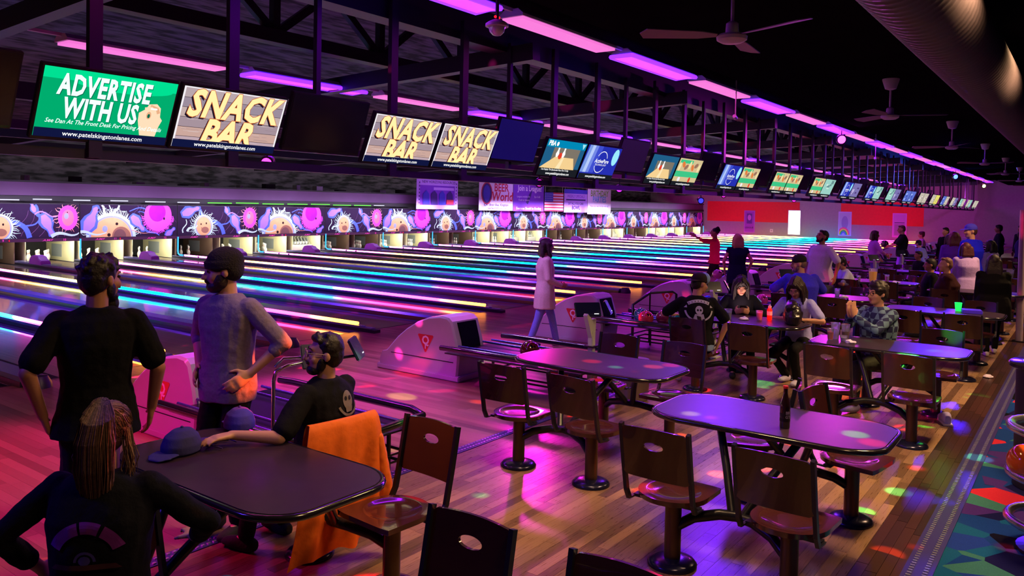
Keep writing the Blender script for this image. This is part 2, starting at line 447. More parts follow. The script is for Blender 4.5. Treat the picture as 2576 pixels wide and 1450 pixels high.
# rainbow tubes on the dividers
def tube_mat():
    m = bpy.data.materials.new('rainbow_tube'); m.use_nodes = True; nt = m.node_tree; b = nt.nodes['Principled BSDF']
    b.inputs['Base Color'].default_value = (0, 0, 0, 1)
    tc = node(nt, 'ShaderNodeTexCoord'); sep = node(nt, 'ShaderNodeSeparateXYZ'); nt.links.new(tc.outputs['Object'], sep.inputs[0])
    mr = node(nt, 'ShaderNodeMapRange'); mr.inputs['From Max'].default_value = 17.5; nt.links.new(sep.outputs['Y'], mr.inputs[0])
    S = lambda y: y/17.5
    st = [(0, (1, .28, .02)), (S(.7), (1, .3, .03)), (S(1.4), (1, .03, .08)), (S(3.0), (1, .03, .38)), (S(4.4), (1, .08, .62)), (S(4.75), (.02, .3, 1)), (S(6.2), (0, .48, 1)),
          (S(7.9), (0, .85, .85)), (S(8.8), (.05, .9, .35)), (S(9.6), (.75, .85, .08)), (S(11.6), (1, .72, .12)), (S(12.9), (1, .38, .05)), (S(13.8), (1, .08, .25)), (S(15), (1, .06, .55)), (S(16.7), (1, .1, .75)), (1, (.05, .45, 1))]
    cr = ramp(nt, st); nt.links.new(mr.outputs[0], cr.inputs[0])
    nt.links.new(cr.outputs[0], b.inputs['Emission Color']); b.inputs['Emission Strength'].default_value = L_TUBE*2.0
    return m
m_tube = tube_mat(); m_elbow = mat('blue_tube', (0, 0, 0), emit=(.03, .42, 1), es=1.6)
mb = MB(); mb.tube([(0, .12, .118), (0, 15.35, .118)], .027, m_tube, 8); mb.tube([(0, 15.42, .118), (0, 15.95, .118)], .027, m_tube, 8); mb.tube([(0, 16.02, .118), (0, 16.9, .118)], .027, m_tube, 8)
tube_me = mb.mesh('light_tube', 60)
mb = MB(); mb.tube([(0, 16.95, .112), (0, 17.2, .115), (0, 17.32, .16), (0, 17.34, .25), (0, 17.34, .78)], .026, m_elbow, 8); elbow_me = mb.mesh('blue_elbow', 60)
mb = MB()
for y in (15.385, 15.985, 16.92): mb.tube([(0, y-.04, .112), (0, y+.04, .112)], .026, m_capd, 8)
coup_me = mb.mesh('coupler')
mb = MB(); mb.box(-.07, .07, 0, 18.9, -.1, .055, m_capd); mb.box(-.055, .055, -.25, 18.9, .055, .075, m_cap); mb.box(-.05, .05, -.02, 17.2, .075, .09, m_cap); mb.box(-.07, .07, -.35, 0, -.02, .05, m_capd)
cap_me = mb.mesh('capping')
for k in range(K0-1, K1+1):
    xd = X0+k*PIT
    d = empty('gutter_divider', (xd, 0, 0)); n = 10+2*k
    setp(d, 'narrow divider with glowing rainbow tube between lanes %s and %s' % (nw(n), nw(n+1)), 'divider', 'lane dividers with rainbow light tubes')
    link_mesh('capping', cap_me, d); link_mesh('light_tube', tube_me, d); link_mesh('blue_elbow', elbow_me, d, None); link_mesh('coupler', coup_me, d)
mb = MB(); mb.box(-.15, .15, -.2, 18.9, -.1, .06, m_capd)
pts = [(-.14, .06), (-.12, .105), (.12, .105), (.14, .06)]
mb.add([(x, y, z) for y in (-.2, 18.9) for x, z in pts], [(0, 1, 5, 4), (1, 2, 6, 5), (2, 3, 7, 6), (0, 3, 2, 1), (4, 5, 6, 7)], m_cap)
ret_me = mb.mesh('capping')
m_hump = mat('purple_plastic', srgb(150, 60, 190), .4)
mb = MB()
prof = [(15.75, .08), (15.8, .2), (15.98, .26), (16.05, .33), (16.3, .36), (16.5, .33), (16.6, .2), (16.62, .08)]
n = len(prof); vs = [(-.14, y, z) for y, z in prof]+[(.14, y, z) for y, z in prof]
mb.add(vs, [tuple(range(n)), tuple(range(n, 2*n))[::-1]]+[(i, i+1, n+i+1, n+i) for i in range(n-1)], m_hump); hump_me = mb.mesh('hump_cover', bevel=.02, smooth=40)
mb = MB(); mb.lathe([(.0, .14), (.09, .13), (.13, .06), (.14, 0)][::-1], (0, -.32, 0), m_capd, 12); knob_me = mb.mesh('end_cover', 40)
for k in range(K0, K1+1):
    d = empty('return_track_cover', (X0+(k-.5)*PIT, 0, 0)); setp(d, 'low ball track cover with purple hump between lanes %s and %s' % (nw(9+2*k), nw(10+2*k)), 'ball track', 'ball track covers between paired lanes')
    link_mesh('capping', ret_me, d); link_mesh('hump_cover', hump_me, d); link_mesh('end_cover', knob_me, d)
mb = MB(); mb.box(-4, XW, -.035, .0, -.02, .0015, mat('foul_line', (.02, .01, .02), .3)); setp(mb.obj('trim_3'), kind='structure')

# ------------------------------------------------------------------ pins and pin decks
m_pin = mat('pin_white', (.78, .78, .74), .35, coat=.3); m_pinred = mat('pin_stripe', (.5, .02, .03), .4)
mb = MB()
pp = [(.026, 0), (.034, .01), (.05, .07), (.0605, .115), (.057, .16), (.04, .2), (.027, .235), (.0232, .262), (.0236, .29), (.029, .325), (.0325, .345), (.029, .365), (.017, .381), (.0005, .386)]
mb.lathe(pp, (0, 0, 0), m_pin, 12)
mb.lathe([(.0272, .237), (.0262, .246)], (0, 0, 0), m_pinred, 12); mb.lathe([(.0238, .258), (.0238, .267)], (0, 0, 0), m_pinred, 12)
pin_me = mb.mesh('bowling_pin', 60)
m_kick = mat('cream_kickback', (.66, .62, .38), .5); m_kickd = mat('dimmed_kickback', (.2, .13, .09), .5); m_gp = mat('grey_pad', (.28, .32, .33), .6)  # m_kickd: cream panel with the shade of dim decks in its colour
m_pit = mat('pit_black', (.006, .005, .008), .8)
m_machine = mat('machine_parts', (.45, .45, .42), .4, .6)
npin = 0
for k in range(K0, K1+1):
    xd = X0+k*PIT
    for j, xc in ((0, xd-PIT+.838), (1, xd-.838)):
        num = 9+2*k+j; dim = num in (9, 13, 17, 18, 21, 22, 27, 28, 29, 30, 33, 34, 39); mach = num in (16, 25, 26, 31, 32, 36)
        u = empty('pin_deck', (xc, 17.7, 0)); setp(u, 'open pin deck of lane %s under the mural, %s' % (nw(num), 'dimly lit, panels darkened' if dim else 'brightly lit cream'), 'pin deck', 'pin decks under the mural')
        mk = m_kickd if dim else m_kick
        mb = MB(); mb.box(-.76, .76, 1.9, 1.95, 0, .8, m_pit); mb.box(-.76, .76, .45, 1.9, .95, 1.0, m_pit); mb.obj('pit_back', u)
        for s in (-1, 1):
            prf = [(0, -.02), (0, .72), (1.9, .72), (1.9, -.02)]
            xa, xb = (.74, .76) if s > 0 else (-.76, -.74)
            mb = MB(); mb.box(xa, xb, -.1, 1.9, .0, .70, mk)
            mb.box(*( (.735, .74) if s > 0 else (-.74, -.735)), .75, 1.5, .12, .55, m_gp)
            mb.obj('side_panel', u)
        if xc > 9:
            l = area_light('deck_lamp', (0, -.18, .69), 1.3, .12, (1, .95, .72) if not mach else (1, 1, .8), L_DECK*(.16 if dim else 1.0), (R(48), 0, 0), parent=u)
        if mach:
            mb = MB(); mb.box(-.6, .6, .3, .36, .2, .25, m_machine); mb.box(-.62, .62, .28, .33, .06, .3, m_machine)
            for a in range(7):
                mb.tube([(-.5+a*.17, .35, .3), (-.45+a*.17, .6, .6), (-.5+a*.17+.1, .5, .7)], .02, m_machine, 6)
                mb.box(-.5+a*.16, -.42+a*.16, .5, .58, .32, .42, m_pin)
            mb.obj('pin_setting_rack', u)
        if xc > 9 and not mach and npin < 290:
            for r_ in range(4):
                for q in range(r_+1):
                    if num in (12, 14) and (r_, q) in ((2, 1),): continue
                    o = link_mesh('bowling_pin', pin_me, None, (xc+(q-r_/2)*.305, 18.0+r_*.264, 0)); npin += 1
                    setp(o, 'white bowling pin, %s of the %s row on lane %s' % (ORD[q], ['front', 'second', 'third', 'back'][r_], nw(num)), 'bowling pin', 'pins standing on lane %s' % nw(num))
    # apron with the number plates
m_purp = mat('number_beam', srgb(60, 20, 60), .5)
m_num = mat('pink_numbers', (.0, 0, 0), emit=srgb(255, 60, 200), es=.85); m_led = emat('red_led', (255, 20, 40), 2.0)
ap = empty('number_beam', (0, YM, 0)); setp(ap, 'long dark purple beam with pink lane numbers under the mural', 'beam')
mb = MB(); mb.box(-6, 65, -.02, .12, .71, .81, m_purp); mb.obj('beam_board', ap)
mb = MB(); mb.box(-6, 65, .12, .35, .805, .83, m_purp); mb.obj('beam_top', ap)
for k in range(0, K1+1):
    xd = X0+k*PIT
    for j, xc in ((0, xd-PIT+.838), (1, xd-.838)):
        f = Flat(); num = 9+2*k+j
        f.text(str(num), .33, 0, .1, m_num, offset=.02); f.text('AMF', -.2, -.005, .085, m_num, shear=.35, offset=.01, sx=1.7, space=1.15)
        f.obj('lane_number', ap, (xc, -.022, .76), FRONT)
        if num in (9, 11, 15, 17, 19, 23):
            mb = MB(); mb.ball((xc+.5, -.03, .775), .014, m_led, 6); mb.ball((xc+.5, -.03, .745), .014, m_led, 6); mb.obj('red_indicator', ap)

# ------------------------------------------------------------------ masking mural
A = dict(bg=(38, 16, 52), pale=(190, 226, 214), pale2=(150, 165, 225), orange=(232, 176, 120), brown=(150, 105, 85), hole=(40, 18, 24), blue=(80, 105, 235), blue2=(60, 80, 190),
         lil=(165, 125, 240), pink=(250, 80, 225), pink2=(245, 120, 150), mag=(225, 80, 240), mag2=(165, 20, 220), ltp=(240, 160, 150), thin=(120, 80, 130))
AM = {k: mat('mural_'+k, srgb(*v), .75, noise=.10, nscale=5, spec=.2) for k, v in A.items()}
def wig(p, q, amp, n, ph=0, w0=.03, w1=.01, cl=None, f=None, m='pale'):
    pts = []
    for i in range(n+1):
        t = i/n; x = p[0]+(q[0]-p[0])*t; y = p[1]+(q[1]-p[1])*t; d = math.hypot(q[0]-p[0], q[1]-p[1]); s = amp*math.sin(t*6+ph)
        pts.append((x-(q[1]-p[1])/d*s, y+(q[0]-p[0])/d*s))
    f.line(pts, w0, w1, AM[m], cl)
def fpin(f, cx, cy, L, ang, cl, a='blue', b='lil'):
    c, s = math.cos(ang), math.sin(ang)
    pr = [(0, .1), (.08, .14), (.3, .23), (.5, .19), (.66, .1), (.78, .09), (.9, .115), (1, .03)]
    for mm, g in ((a, 1.25), (b, .8)):
        P_ = [(t-.5, r*g) for t, r in pr]+[(t-.5, -r*g) for t, r in pr[::-1]]
        if mm == b: P_ = [(t*.86, r) for t, r in P_]
        pts = [(cx+(t*c-r*s)*L, cy+(t*s+r*c)*L) for t, r in P_]
        pts = [(min(max(x, cl[0]), cl[1]), min(max(y, cl[2]), cl[3])) for x, y in pts]; f.poly(pts, AM[mm])
def spikes(f, cx, cy, r0, r1, n, m, cl, a0=0, a1=2*PI, seed=1):
    rd = random.Random(seed)
    for i in range(n):
        a = a0+(a1-a0)*(i+rd.random()*.6)/n; r = r0+(r1-r0)*rd.uniform(.6, 1.1); b = a+rd.uniform(-.18, .18)
        f.line([(cx+r0*.93*math.cos(a), cy+r0*.93*math.sin(a)), (cx+(r0+r)/2*math.cos(a+.04), cy+(r0+r)/2*math.sin(a+.04)), (cx+r*math.cos(b), cy+r*math.sin(b))], .035, .008, AM[m], cl)
        f.l -= 1
    f.l += 1
H = 1.10; W_ = 3.5
def mural_a():
    f = Flat(.0004); cl = (0.02, W_-.02, 0, H)
    f.rect(0.02, W_-.02, 0, H, AM['bg'])
    for i in range(9): wig((2.0+.1*i, H), (1.9+.2*i, .75-.04*i), .05, 8, i, .012, .005, cl, f, 'thin')
    wig((2.75, .9), (1.7, .95), .09, 10, 1, .05, .03, cl, f, 'blue'); wig((2.6, .75), (2.0, .85), .05, 8, 0, .03, .02, cl, f, 'blue')
    spikes(f, 1.07, -.03, .88, 1.05, 46, 'pale', cl, .1, PI-.1)
    f.ell(1.07, -.03, .86, .86, AM['pale'], 40, clip=cl); f.ell(1.07, -.03, .76, .76, AM['pale2'], 40, clip=cl)
    f.ell(1.07, -.03, .70, .70, AM['orange'], 40, clip=cl); f.ell(1.42, .0, .33, .36, AM['brown'], 24, rot=.4, clip=(0, 3.5, 0, .42)); f.ell(1.36, .02, .22, .25, mat('mural_dk', srgb(110, 70, 70), .75), 20, clip=(0, 3.5, 0, .42))
    f.ell(.84, .28, .09, .11, AM['pale2'], 16); f.ell(1.25, .45, .05, .05, AM['hole'], 14); f.ell(.98, .07, .06, .06, AM['hole'], 14, clip=cl)
    wig((.9, .72), (.72, H), .03, 6, 0, .10, .07, cl, f, 'pale'); wig((1.1, .72), (1.32, H), .03, 6, 0, .09, .06, cl, f, 'pale'); wig((1.05, .8), (1.0, H), .02, 6, 2, .05, .03, cl, f, 'pale')
    fpin(f, .38, .62, 1.05, 1.15, cl); f.ell(.62, .93, .05, .03, AM['hole'], 10, rot=1.1)
    wig((.02, .15), (.9, .12), .05, 8, 1, .10, .03, cl, f, 'pale')
    fpin(f, 2.0, .47, .78, -.85, cl)
    wig((2.25, .25), (2.8, 0.02), -.03, 6, 0, .09, .03, cl, f, 'blue')
    wig((1.75, .2), (2.7, .1), .04, 10, 2, .025, .01, cl, f, 'ltp')
    spikes(f, 2.75, .72, .52, .64, 40, 'mag', cl, PI, 2*PI, 3)
    f.ell(2.75, .74, .52, .56, AM['pink'], 32, clip=cl); f.ell(2.75, .77, .46, .48, AM['mag'], 32, clip=cl); f.ell(2.72, .86, .32, .34, AM['mag2'], 28, clip=cl); f.ell(2.98, .63, .035, .05, AM['hole'], 10)
    fpin(f, 3.22, .14, .5, .7, cl)
    return f
def mural_b():
    f = Flat(.0004); cl = (.02, W_-.02, 0, H)
    f.rect(.02, W_-.02, 0, H, AM['bg'])
    for i in range(7): wig((1.5+.25*i, .05), (1.9+.25*i, .9), .06, 8, i, .012, .006, cl, f, 'thin')
    wig((.35, .6), (.25, .1), .06, 6, 0, .03, .05, cl, f, 'pale')
    fpin(f, .55, .92, .85, .35, cl)
    wig((.95, 1.0), (1.95, .02), .14, 14, 3.4, .12, .16, cl, f, 'blue'); wig((1.75, .3), (2.3, .62), .05, 8, 1, .05, .04, cl, f, 'blue')
    wig((2.05, 1.02), (2.35, .65), .05, 8, 1, .16, .1, cl, f, 'blue'); fpin(f, 2.05, 1.0, .4, 1.9, cl)
    fpin(f, 2.5, .42, .85, -1.15, cl); wig((2.1, .75), (2.9, .8), .1, 10, .2, .05, .02, cl, f, 'lil')
    spikes(f, 1.08, .34, .38, .62, 44, 'pale', cl, seed=5)
    f.ell(1.08, .34, .40, .44, AM['pale'], 32, clip=cl); f.ell(1.08, .34, .35, .39, AM['pale2'], 32, clip=cl); f.ell(1.08, .34, .31, .36, AM['orange'], 30, clip=cl)
    f.ell(1.14, .2, .16, .12, AM['brown'], 18, clip=cl); f.ell(.97, .42, .028, .035, AM['hole'], 10); f.ell(1.19, .45, .03, .04, AM['hole'], 10); f.ell(.99, .28, .018, .022, AM['brown'], 8)
    wig((.4, .15), (.8, .4), .06, 8, 0, .1, .04, cl, f, 'pale')
    spikes(f, 3.12, .66, .34, .52, 20, 'ltp', cl, seed=8)
    f.ell(3.12, .66, .31, .41, AM['pink'], 30); f.ell(3.12, .66, .19, .27, AM['pink2'], 24); f.ell(3.07, .72, .07, .1, AM['pale2'], 14); f.ell(3.1, .84, .02, .02, AM['hole'], 8)
    wig((2.6, .05), (3.5, .18), .07, 10, 0, .12, .04, cl, f, 'pale')
    return f
fA = mural_a(); fB = mural_b(); meA = meB = None
mb = MB(); mb.box(0, W_-.02, 0, .05, 0, H+.04, m_dark); bord_me = mb.mesh('panel_board')
for k in range(-1, K1):
    p = empty('mural_panel', (X0+k*PIT, YM+.05, .81)); big = (k % 2 == 0)
    setp(p, ('mural of huge orange ball and magenta ball above lanes %s and %s' if big else 'mural of small spiky orange ball and pink ball above lanes %s and %s') % (nw(11+2*k), nw(12+2*k)), 'mural', 'mural panels above the pins')
    link_mesh('panel_board', bord_me, p, (0.01, 0, 0))
    if big:
        if meA is None: meA = fA.obj('printed_art', p, (0, -.004, .01), FRONT).data
        else: link_mesh('printed_art', meA, p, (0, -.004, .01), FRONT)
    else:
        if meB is None: meB = fB.obj('printed_art', p, (0, -.004, .01), FRONT).data
        else: link_mesh('printed_art', meB, p, (0, -.004, .01), FRONT)
# black-light strips over the mural and the fascia behind
m_fas = mat('fascia', (.10, .03, .13), .6, noise=.2, nscale=1.5)
fs_ = empty('fascia_beam', (0, 17.75, 0)); setp(fs_, 'deep purple fascia beam running above the whole mural', 'beam')
mb = MB(); mb.box(-6, XW, -.05, .15, 2.18, 2.66, m_fas); mb.obj('fascia_board', fs_); mb = MB(); mb.box(-6, XW, -.12, .15, 2.62, 2.68, m_dark); mb.obj('fascia_cap', fs_); mb = MB(); mb.box(-6, XW, -.11, -.05, 2.02, 2.185, m_dark); mb.obj('lamp_batten', fs_)
for k in range(0, 15):
    o = area_light('mural_blacklight', (X0+k*PIT-1.75, YM-.95, 2.0), 2.9, .1, (.80, .68, 1.0), L_ART, (R(50), 0, 0))
m_slot = emat('slot_glow', (120, 255, 90), 1.1); m_slotw = emat('slot_glow_white', (230, 230, 255), 1.0)
for i in range(14):
    x = 10.2+i*1.25; green = 5 < i < 13
    mb = MB(); mb.box(0, 1.05 if green else random.uniform(.3, 1.0), -.015, .015, -.018, .018, m_slot if green else m_slotw)
    o = mb.obj('slot_lamp', None, loc=(x, 17.62, 2.06+random.uniform(-.02, .02))); setp(o, 'thin %s lamp showing in the slot above the mural' % ('green' if green else 'white'), 'lamp', 'thin lamps in the slot above the mural')
# machine room behind, lit by its own tubes
for i in range(9):
    x = 11+i*3.6
    area_light('machine_room_lamp', (x, 20.0, 3.2), 2.6, .2, (.92, 1, .85), 12, (R(105), 0, 0))
mb = MB()
for i in range(22):
    x = 9+i*1.4+random.uniform(-.3, .3); mb.box(x, x+random.uniform(.1, .5), 19.2, 19.5, 2.3, random.uniform(2.7, 2.95), m_machine if i % 3 else m_dark)
o = mb.obj('pinsetter_tops'); setp(o, 'jumble of machine tops behind the fascia beam, dimly lit', 'machinery', kind='stuff')

# ================================================================== CEILING FIXTURES
m_white = mat('white_enamel', (.62, .55, .62), .45, noise=.08, nscale=10)
m_face_p = mat('diffuser_pink', (.1, .1, .1), .5, emit=(1.0, .20, .74), es=L_ROW_VIS*.72)
m_face_u = mat('diffuser_uv', (.1, .1, .1), .5, emit=(1.0, .05, .88), es=L_ROW_VIS*1.25)
m_uvhalo = mat('uv_halo', (.1, .1, .1), .5, emit=(.10, .01, 1.0), es=4.5)
fx = {}
for uv in (0, 1):
    h = MB(); h.prism([(-.17, 0), (-.17, .03), (-.1, .09), (.1, .09), (.17, .03), (.17, 0)], 0, 2.3, m_white, Matrix(((0, 0, 1, 0), (1, 0, 0, 0), (0, 1, 0, 0), (0, 0, 0, 1))))
    d = MB(); d.box(.03, 2.27, -.155, .155, -.035, -.002, m_face_u if uv else m_face_p)
    fx[uv] = (h.mesh('housing'), d.mesh('diffuser'))
d = MB(); d.tube([(.0, -.175, -.02), (2.3, -.175, -.02), (2.3, .175, -.02), (.0, .175, -.02), (.0, -.175, -.02)], .034, m_uvhalo, 6); uvt = d.mesh('blue_halo_ring')  # the fixture's blue halo, built as a glowing loop round its edge
def fixture(x, y, z, uv, label, grp, pw):
    o = empty('ceiling_light', (x, y, z)); setp(o, label, 'ceiling light', grp)
    link_mesh('housing', fx[uv][0], o); link_mesh('diffuser', fx[uv][1], o)
    if uv: link_mesh('blue_halo_ring', uvt, o)
    area_light('light_output', (1.17, 0, -.05), 2.2, .28, (.34, .004, 1.0) if uv else (.9, .03, .55), pw*(1. if uv else .45), parent=o)
for i in range(20):
    x = 7.65+2.74*i; fixture(x, -4.233, 4.43, i % 2, '%s %s light of the bright row hanging above the seats' % (ORD[i], 'violet glowing' if i % 2 else 'pale pink'), 'row of ceiling lights above the seats', L_ROW_W)
for i in range(20):
    x = 4.70+2.74*i; fixture(x, .626, 4.13, i % 2, '%s %s light of the row behind the televisions' % (ORD[i], 'violet glowing' if i % 2 else 'pale pink'), 'row of ceiling lights behind the televisions', L_ROW_W*1.5)
mb = MB(); mb.box(0, 60, -.02, .02, .06, .1, m_white); rail = mb.mesh('conduit')
for x, y, z, l in [(4.9, -4.233, 4.43, 'pale metal rail joining the lights of the row above the seats'), (2.5, .626, 4.13, 'pale metal rail joining the lights behind the televisions')]:
    o = link_mesh('light_rail', rail, None, (x, y, z)); setp(o, l, 'rail')
# the unlit-looking fixtures near the camera keep the row going out of frame
fixture(7.65-2.74, -4.233, 4.43, 1, 'violet light of the bright row, mostly past the picture top', 'row of ceiling lights above the seats', L_ROW_W)
fixture(7.65-5.48, -4.233, 4.43, 0, 'pale pink light past the picture top, over the near seats', 'row of ceiling lights above the seats', L_ROW_W)

# ceiling fans
m_blade = mat('fan_blade', (.30, .22, .27), .6)
def fan():
    root = empty('ceiling_fan')
    mb = MB(); mb.lathe([(.03, 0), (.085, .02), (.13, .16), (.13, .18)], (0, 0, .42), m_white, 20); mb.obj('canopy', root, 40)
    mb = MB(); mb.tube([(0, 0, .12), (0, 0, .45)], .017, m_white, 8); mb.obj('rod', root, 40)
    mb = MB(); mb.lathe([(.001, -.06), (.09, -.055), (.135, -.03), (.14, 0), (.12, .02), (.06, .03), (.055, .12), (.03, .14)], (0, 0, 0), m_white, 24); mb.obj('motor', root, 40)
    bl = MB()
    bl.prism([(.14, -.03), (.3, -.075), (.80, -.10), (.85, 0), (.80, .10), (.3, .075), (.14, .03)], -.004, .004, m_blade, Matrix.Rotation(R(12), 4, 'X')); me = bl.mesh('blade')
    for a in (8, 128, 248): link_mesh('blade', me, root, (0, 0, .01), (0, 0, R(a)))
    return root
fr = fan(); fr.location = (7.07, -7.19, 3.76); setp(fr, 'large white ceiling fan hanging nearest the camera end', 'ceiling fan', 'white ceiling fans'); fr['label'] = 'largest white ceiling fan, whose brown blades spread the widest'
index_children(fr); mb = None
for i in range(1, 7):
    c = copy_tree(fr, (7.07+7*i, -7.19, 3.76), R(40*i)); c['label'] = '%s white ceiling fan counted along the dark ceiling' % ORD[i]
# spiral duct
m_duct = mat('duct', (.12, .09, .11), .5, .35, noise=.25, nscale=5)
mb = MB(); pr = []
x = 3.0
while x < 40:
    pr += [(.335, x), (.335, x+.1), (.342, x+.115), (.335, x+.13)]; x += .13
mb.lathe(pr, (0, 0, 0), m_duct, 28, Matrix(((0, 0, 1, 0), (0, 1, 0, 0), (-1, 0, 0, 0), (0, 0, 0, 1))))
o = mb.obj('air_duct', None, 60, loc=(0, -8.80, 3.86)); setp(o, 'huge round spiral air duct running along the dark ceiling', 'duct')
mb = MB(); mb.tube([(0, 0, 0), (0, 0, .45)], .006, m_white, 5); han = mb.mesh('duct_hanger')
for i in range(6): link_mesh('duct_hanger', han, o, (8+i*4.2, .34, .3))
# dome camera
m_glass = mat('dome_glass', (.7, .65, .8), .08, coat=1, metal=.2)
o = empty('security_camera', (6.38, -5.0, 3.98)); setp(o, 'small glassy security camera dome with a red light on top', 'camera')
mb = MB(); mb.lathe([(.001, -.10), (.04, -.093), (.075, -.06), (.088, -.01)], (0, 0, 0), m_glass, 18); mb.obj('dome', o, 60)
mb = MB(); mb.lathe([(.088, -.01), (.118, -.005), (.118, .02), (.09, .04), (.05, .06)], (0, 0, 0), m_white, 18); mb.obj('mount_ring', o, 40)
mb = MB(); mb.ball((-.03, 0, .09), .014, m_led, 6); mb.ball((.03, 0, .09), .014, m_led, 6); mb.obj('red_led', o)
mb = MB(); mb.tube([(0, 0, .05), (0, 0, .76)], .02, m_dark, 6); mb.obj('stem', o)
# small bullet cameras
for x, y, z, lab in [(14.6, -4.4, 3.95, 'small white camera under the ceiling lights, before the pink spotlight'), (27.5, -4.2, 3.95, 'tiny white camera under the ceiling lights, beyond the pink spotlight')]:
    o = empty('bullet_camera', (x, y, z)); setp(o, lab, 'camera')
    mb = MB(); mb.tube([(-.06, 0, 0), (.08, .02, -.03)], .035, m_white, 10); mb.obj('body', o, 40); mb = MB(); mb.tube([(0, 0, .02), (0, 0, .77)], .012, m_white, 6); mb.obj('bracket', o)

# ================================================================== TELEVISIONS
m_tv = mat('tv_black', (.012, .012, .014), .3); m_tvoff = mat('tv_off', (.006, .006, .012), .16, spec=.6)
e_ = lambda n, c, s=1.0: emat('screen_'+n, c, s)
TW, TH = 1.10, .575
def pic_base(f, c=(15, 20, 60), name='navy'):
    f.rect(-TW/2, TW/2, -TH/2, TH/2, e_(name, c))
def pic_url(f, big=True):
    f.rect(-TW/2, TW/2, -TH/2, -TH/2+.075, e_('navy', (18, 28, 100))); f.text('www.patelskingstonlanes.com', .0, -TH/2+.036, .055, e_('white', (255, 255, 255)), offset=.012)
def pic_advert():
    f = Flat(.0005); pic_base(f)
    f.rect(-TW/2, TW/2, -TH/2, TH/2, e_('green', (0, 165, 105))); f.rect(-TW/2, TW/2, TH/2-.09, TH/2, e_('green_top', (0, 215, 140))); f.ell(.1, .2, .42, .06, e_('green_top', (0, 215, 140)), clip=(-.55, .55, -.2, TH/2))
    wh = e_('paper', (235, 255, 250)); sh = e_('green_dk', (0, 95, 70))
    for m, dx, dy in ((sh, .006, -.006), (wh, 0, 0)):
        f.text('ADVERTISE', -.05+dx, .15+dy, .235, m, offset=.038, sx=.60, space=1.1, shear=.05); f.text('WITH US', -.06+dx, -.042+dy, .235, m, offset=.038, sx=.60, space=1.08, shear=.05)
    sk = e_('skin', (250, 215, 180)); sk2 = e_('skin2', (225, 170, 130))
    f.poly([(.30, -.212), (.26, -.08), (.255, -.01), (.31, .03), (.33, .075), (.40, .085), (.44, .05), (.45, -.03), (.475, -.06), (.455, -.12), (.44, -.212)], sk)
    f.line([(.345, .06), (.41, .04), (.43, .0)], .03, .03, sk2); f.line([(.30, .03), (.36, .045), (.39, .02)], .028, .02, sk); f.ell(.345, -.025, .022, .035, sk2, 12); f.ell(.345, -.03, .012, .02, sh, 10)
    f.rect(.35, .41, .03, .045, e_('chalk', (255, 255, 255)))
    f.text('See Dan At The Front Desk For Pricing And Details', 0, -.15, .052, wh, shear=.3, offset=.012, sx=.88)
    pic_url(f); return f
def pic_snack():
    f = Flat(.0005); pic_base(f); f.rect(-TW/2, TW/2, -TH/2, TH/2, e_('frame_w', (235, 230, 235)))
    cols = [(178, 160, 165), (150, 135, 150), (190, 168, 165), (160, 140, 150), (196, 160, 150), (185, 160, 170)]
    rd = random.Random(4); y = TH/2-.012; i = 0
    while y > -TH/2:
        y2 = max(y-.092, -TH/2); f.rect(-TW/2+.018, TW/2-.018, y2+.004, y, e_('plank%d' % i, cols[i % 6])); f.l -= 1
        for q in range(14):
            x = rd.uniform(-.5, .4); yy = rd.uniform(y2+.01, y-.01); f.rect(x, min(x+rd.uniform(.05, .2), .52), yy, yy+.003, e_('grain%d' % (q % 2), [(140, 118, 125), (215, 200, 200)][q % 2])); f.l -= 1
        f.rect(-TW/2+.018, TW/2-.018, y2, y2+.004, e_('joint', (50, 35, 45))); f.l -= 1
        y = y2; i += 1
    f.l += 2
    for m, dx, dy, of in ((e_('ink', (30, 20, 35)), -.014, -.016, .045), (e_('rust', (200, 90, 40)), 0, 0, .055), (e_('cream', (255, 235, 165)), 0, 0, .038)):
        f.text('SNACK', .0+dx, .13+dy, .35, m, shear=.22, offset=of, sx=.80, space=1.08); f.text('BAR', -.02+dx, -.14+dy, .35, m, shear=.22, offset=of, sx=.80, space=1.08, clipy=-TH/2+.075)
    f.l += 1; pic_url(f); return f
def pic_lane(pba=True):
    f = Flat(.0005); pic_base(f, (25, 28, 35), 'near_black')
    f.rect(-TW/2, TW/2, -.16, TH/2, e_('teal_room', (30, 90, 130))); f.rect(-.32, .42, -.16, .17, e_('grey_room', (120, 112, 100)))
    f.poly([(-.55, -.17), (.42, -.17), (.30, .02), (-.22, .02)], e_('lane_wood', (235, 200, 140))); f.poly([(-.12, -.17), (.0, -.17), (.03, .02), (-.02, .02)], e_('lane_wood2', (245, 222, 175)))
    wt = e_('white', (255, 255, 255))
    for x in (-.19, -.02):
        f.poly([(x-.025, .02), (x-.045, .07), (x-.018, .13), (x-.022, .165), (x, .185), (x+.022, .165), (x+.018, .13), (x+.045, .07), (x+.025, .02)], wt)
    f.ell(-.10, .04, .05, .055, e_('red_ball', (220, 60, 40)), 16)
    if pba: f.rect(-TW/2, TW/2, .17, TH/2, e_('pba_teal', (0, 130, 175))); f.text('PBA', -.42, .225, .11, wt, offset=.03); f.ell(-.27, .225, .03, .035, wt, 12); f.poly([(.42, .27), (.53, .27), (.475, .18)], e_('pale_teal', (160, 220, 230)))
    f.rect(-TW/2, TW/2, -TH/2, -.17, e_('near_black', (25, 28, 35))); f.text('I am Replay: The Spectacular Race One To Bay', -.1, -.19, .04, wt, offset=.015)
    f.text('www.patelskingstonlanes.com', .0, -.25, .055, wt, offset=.015); return f
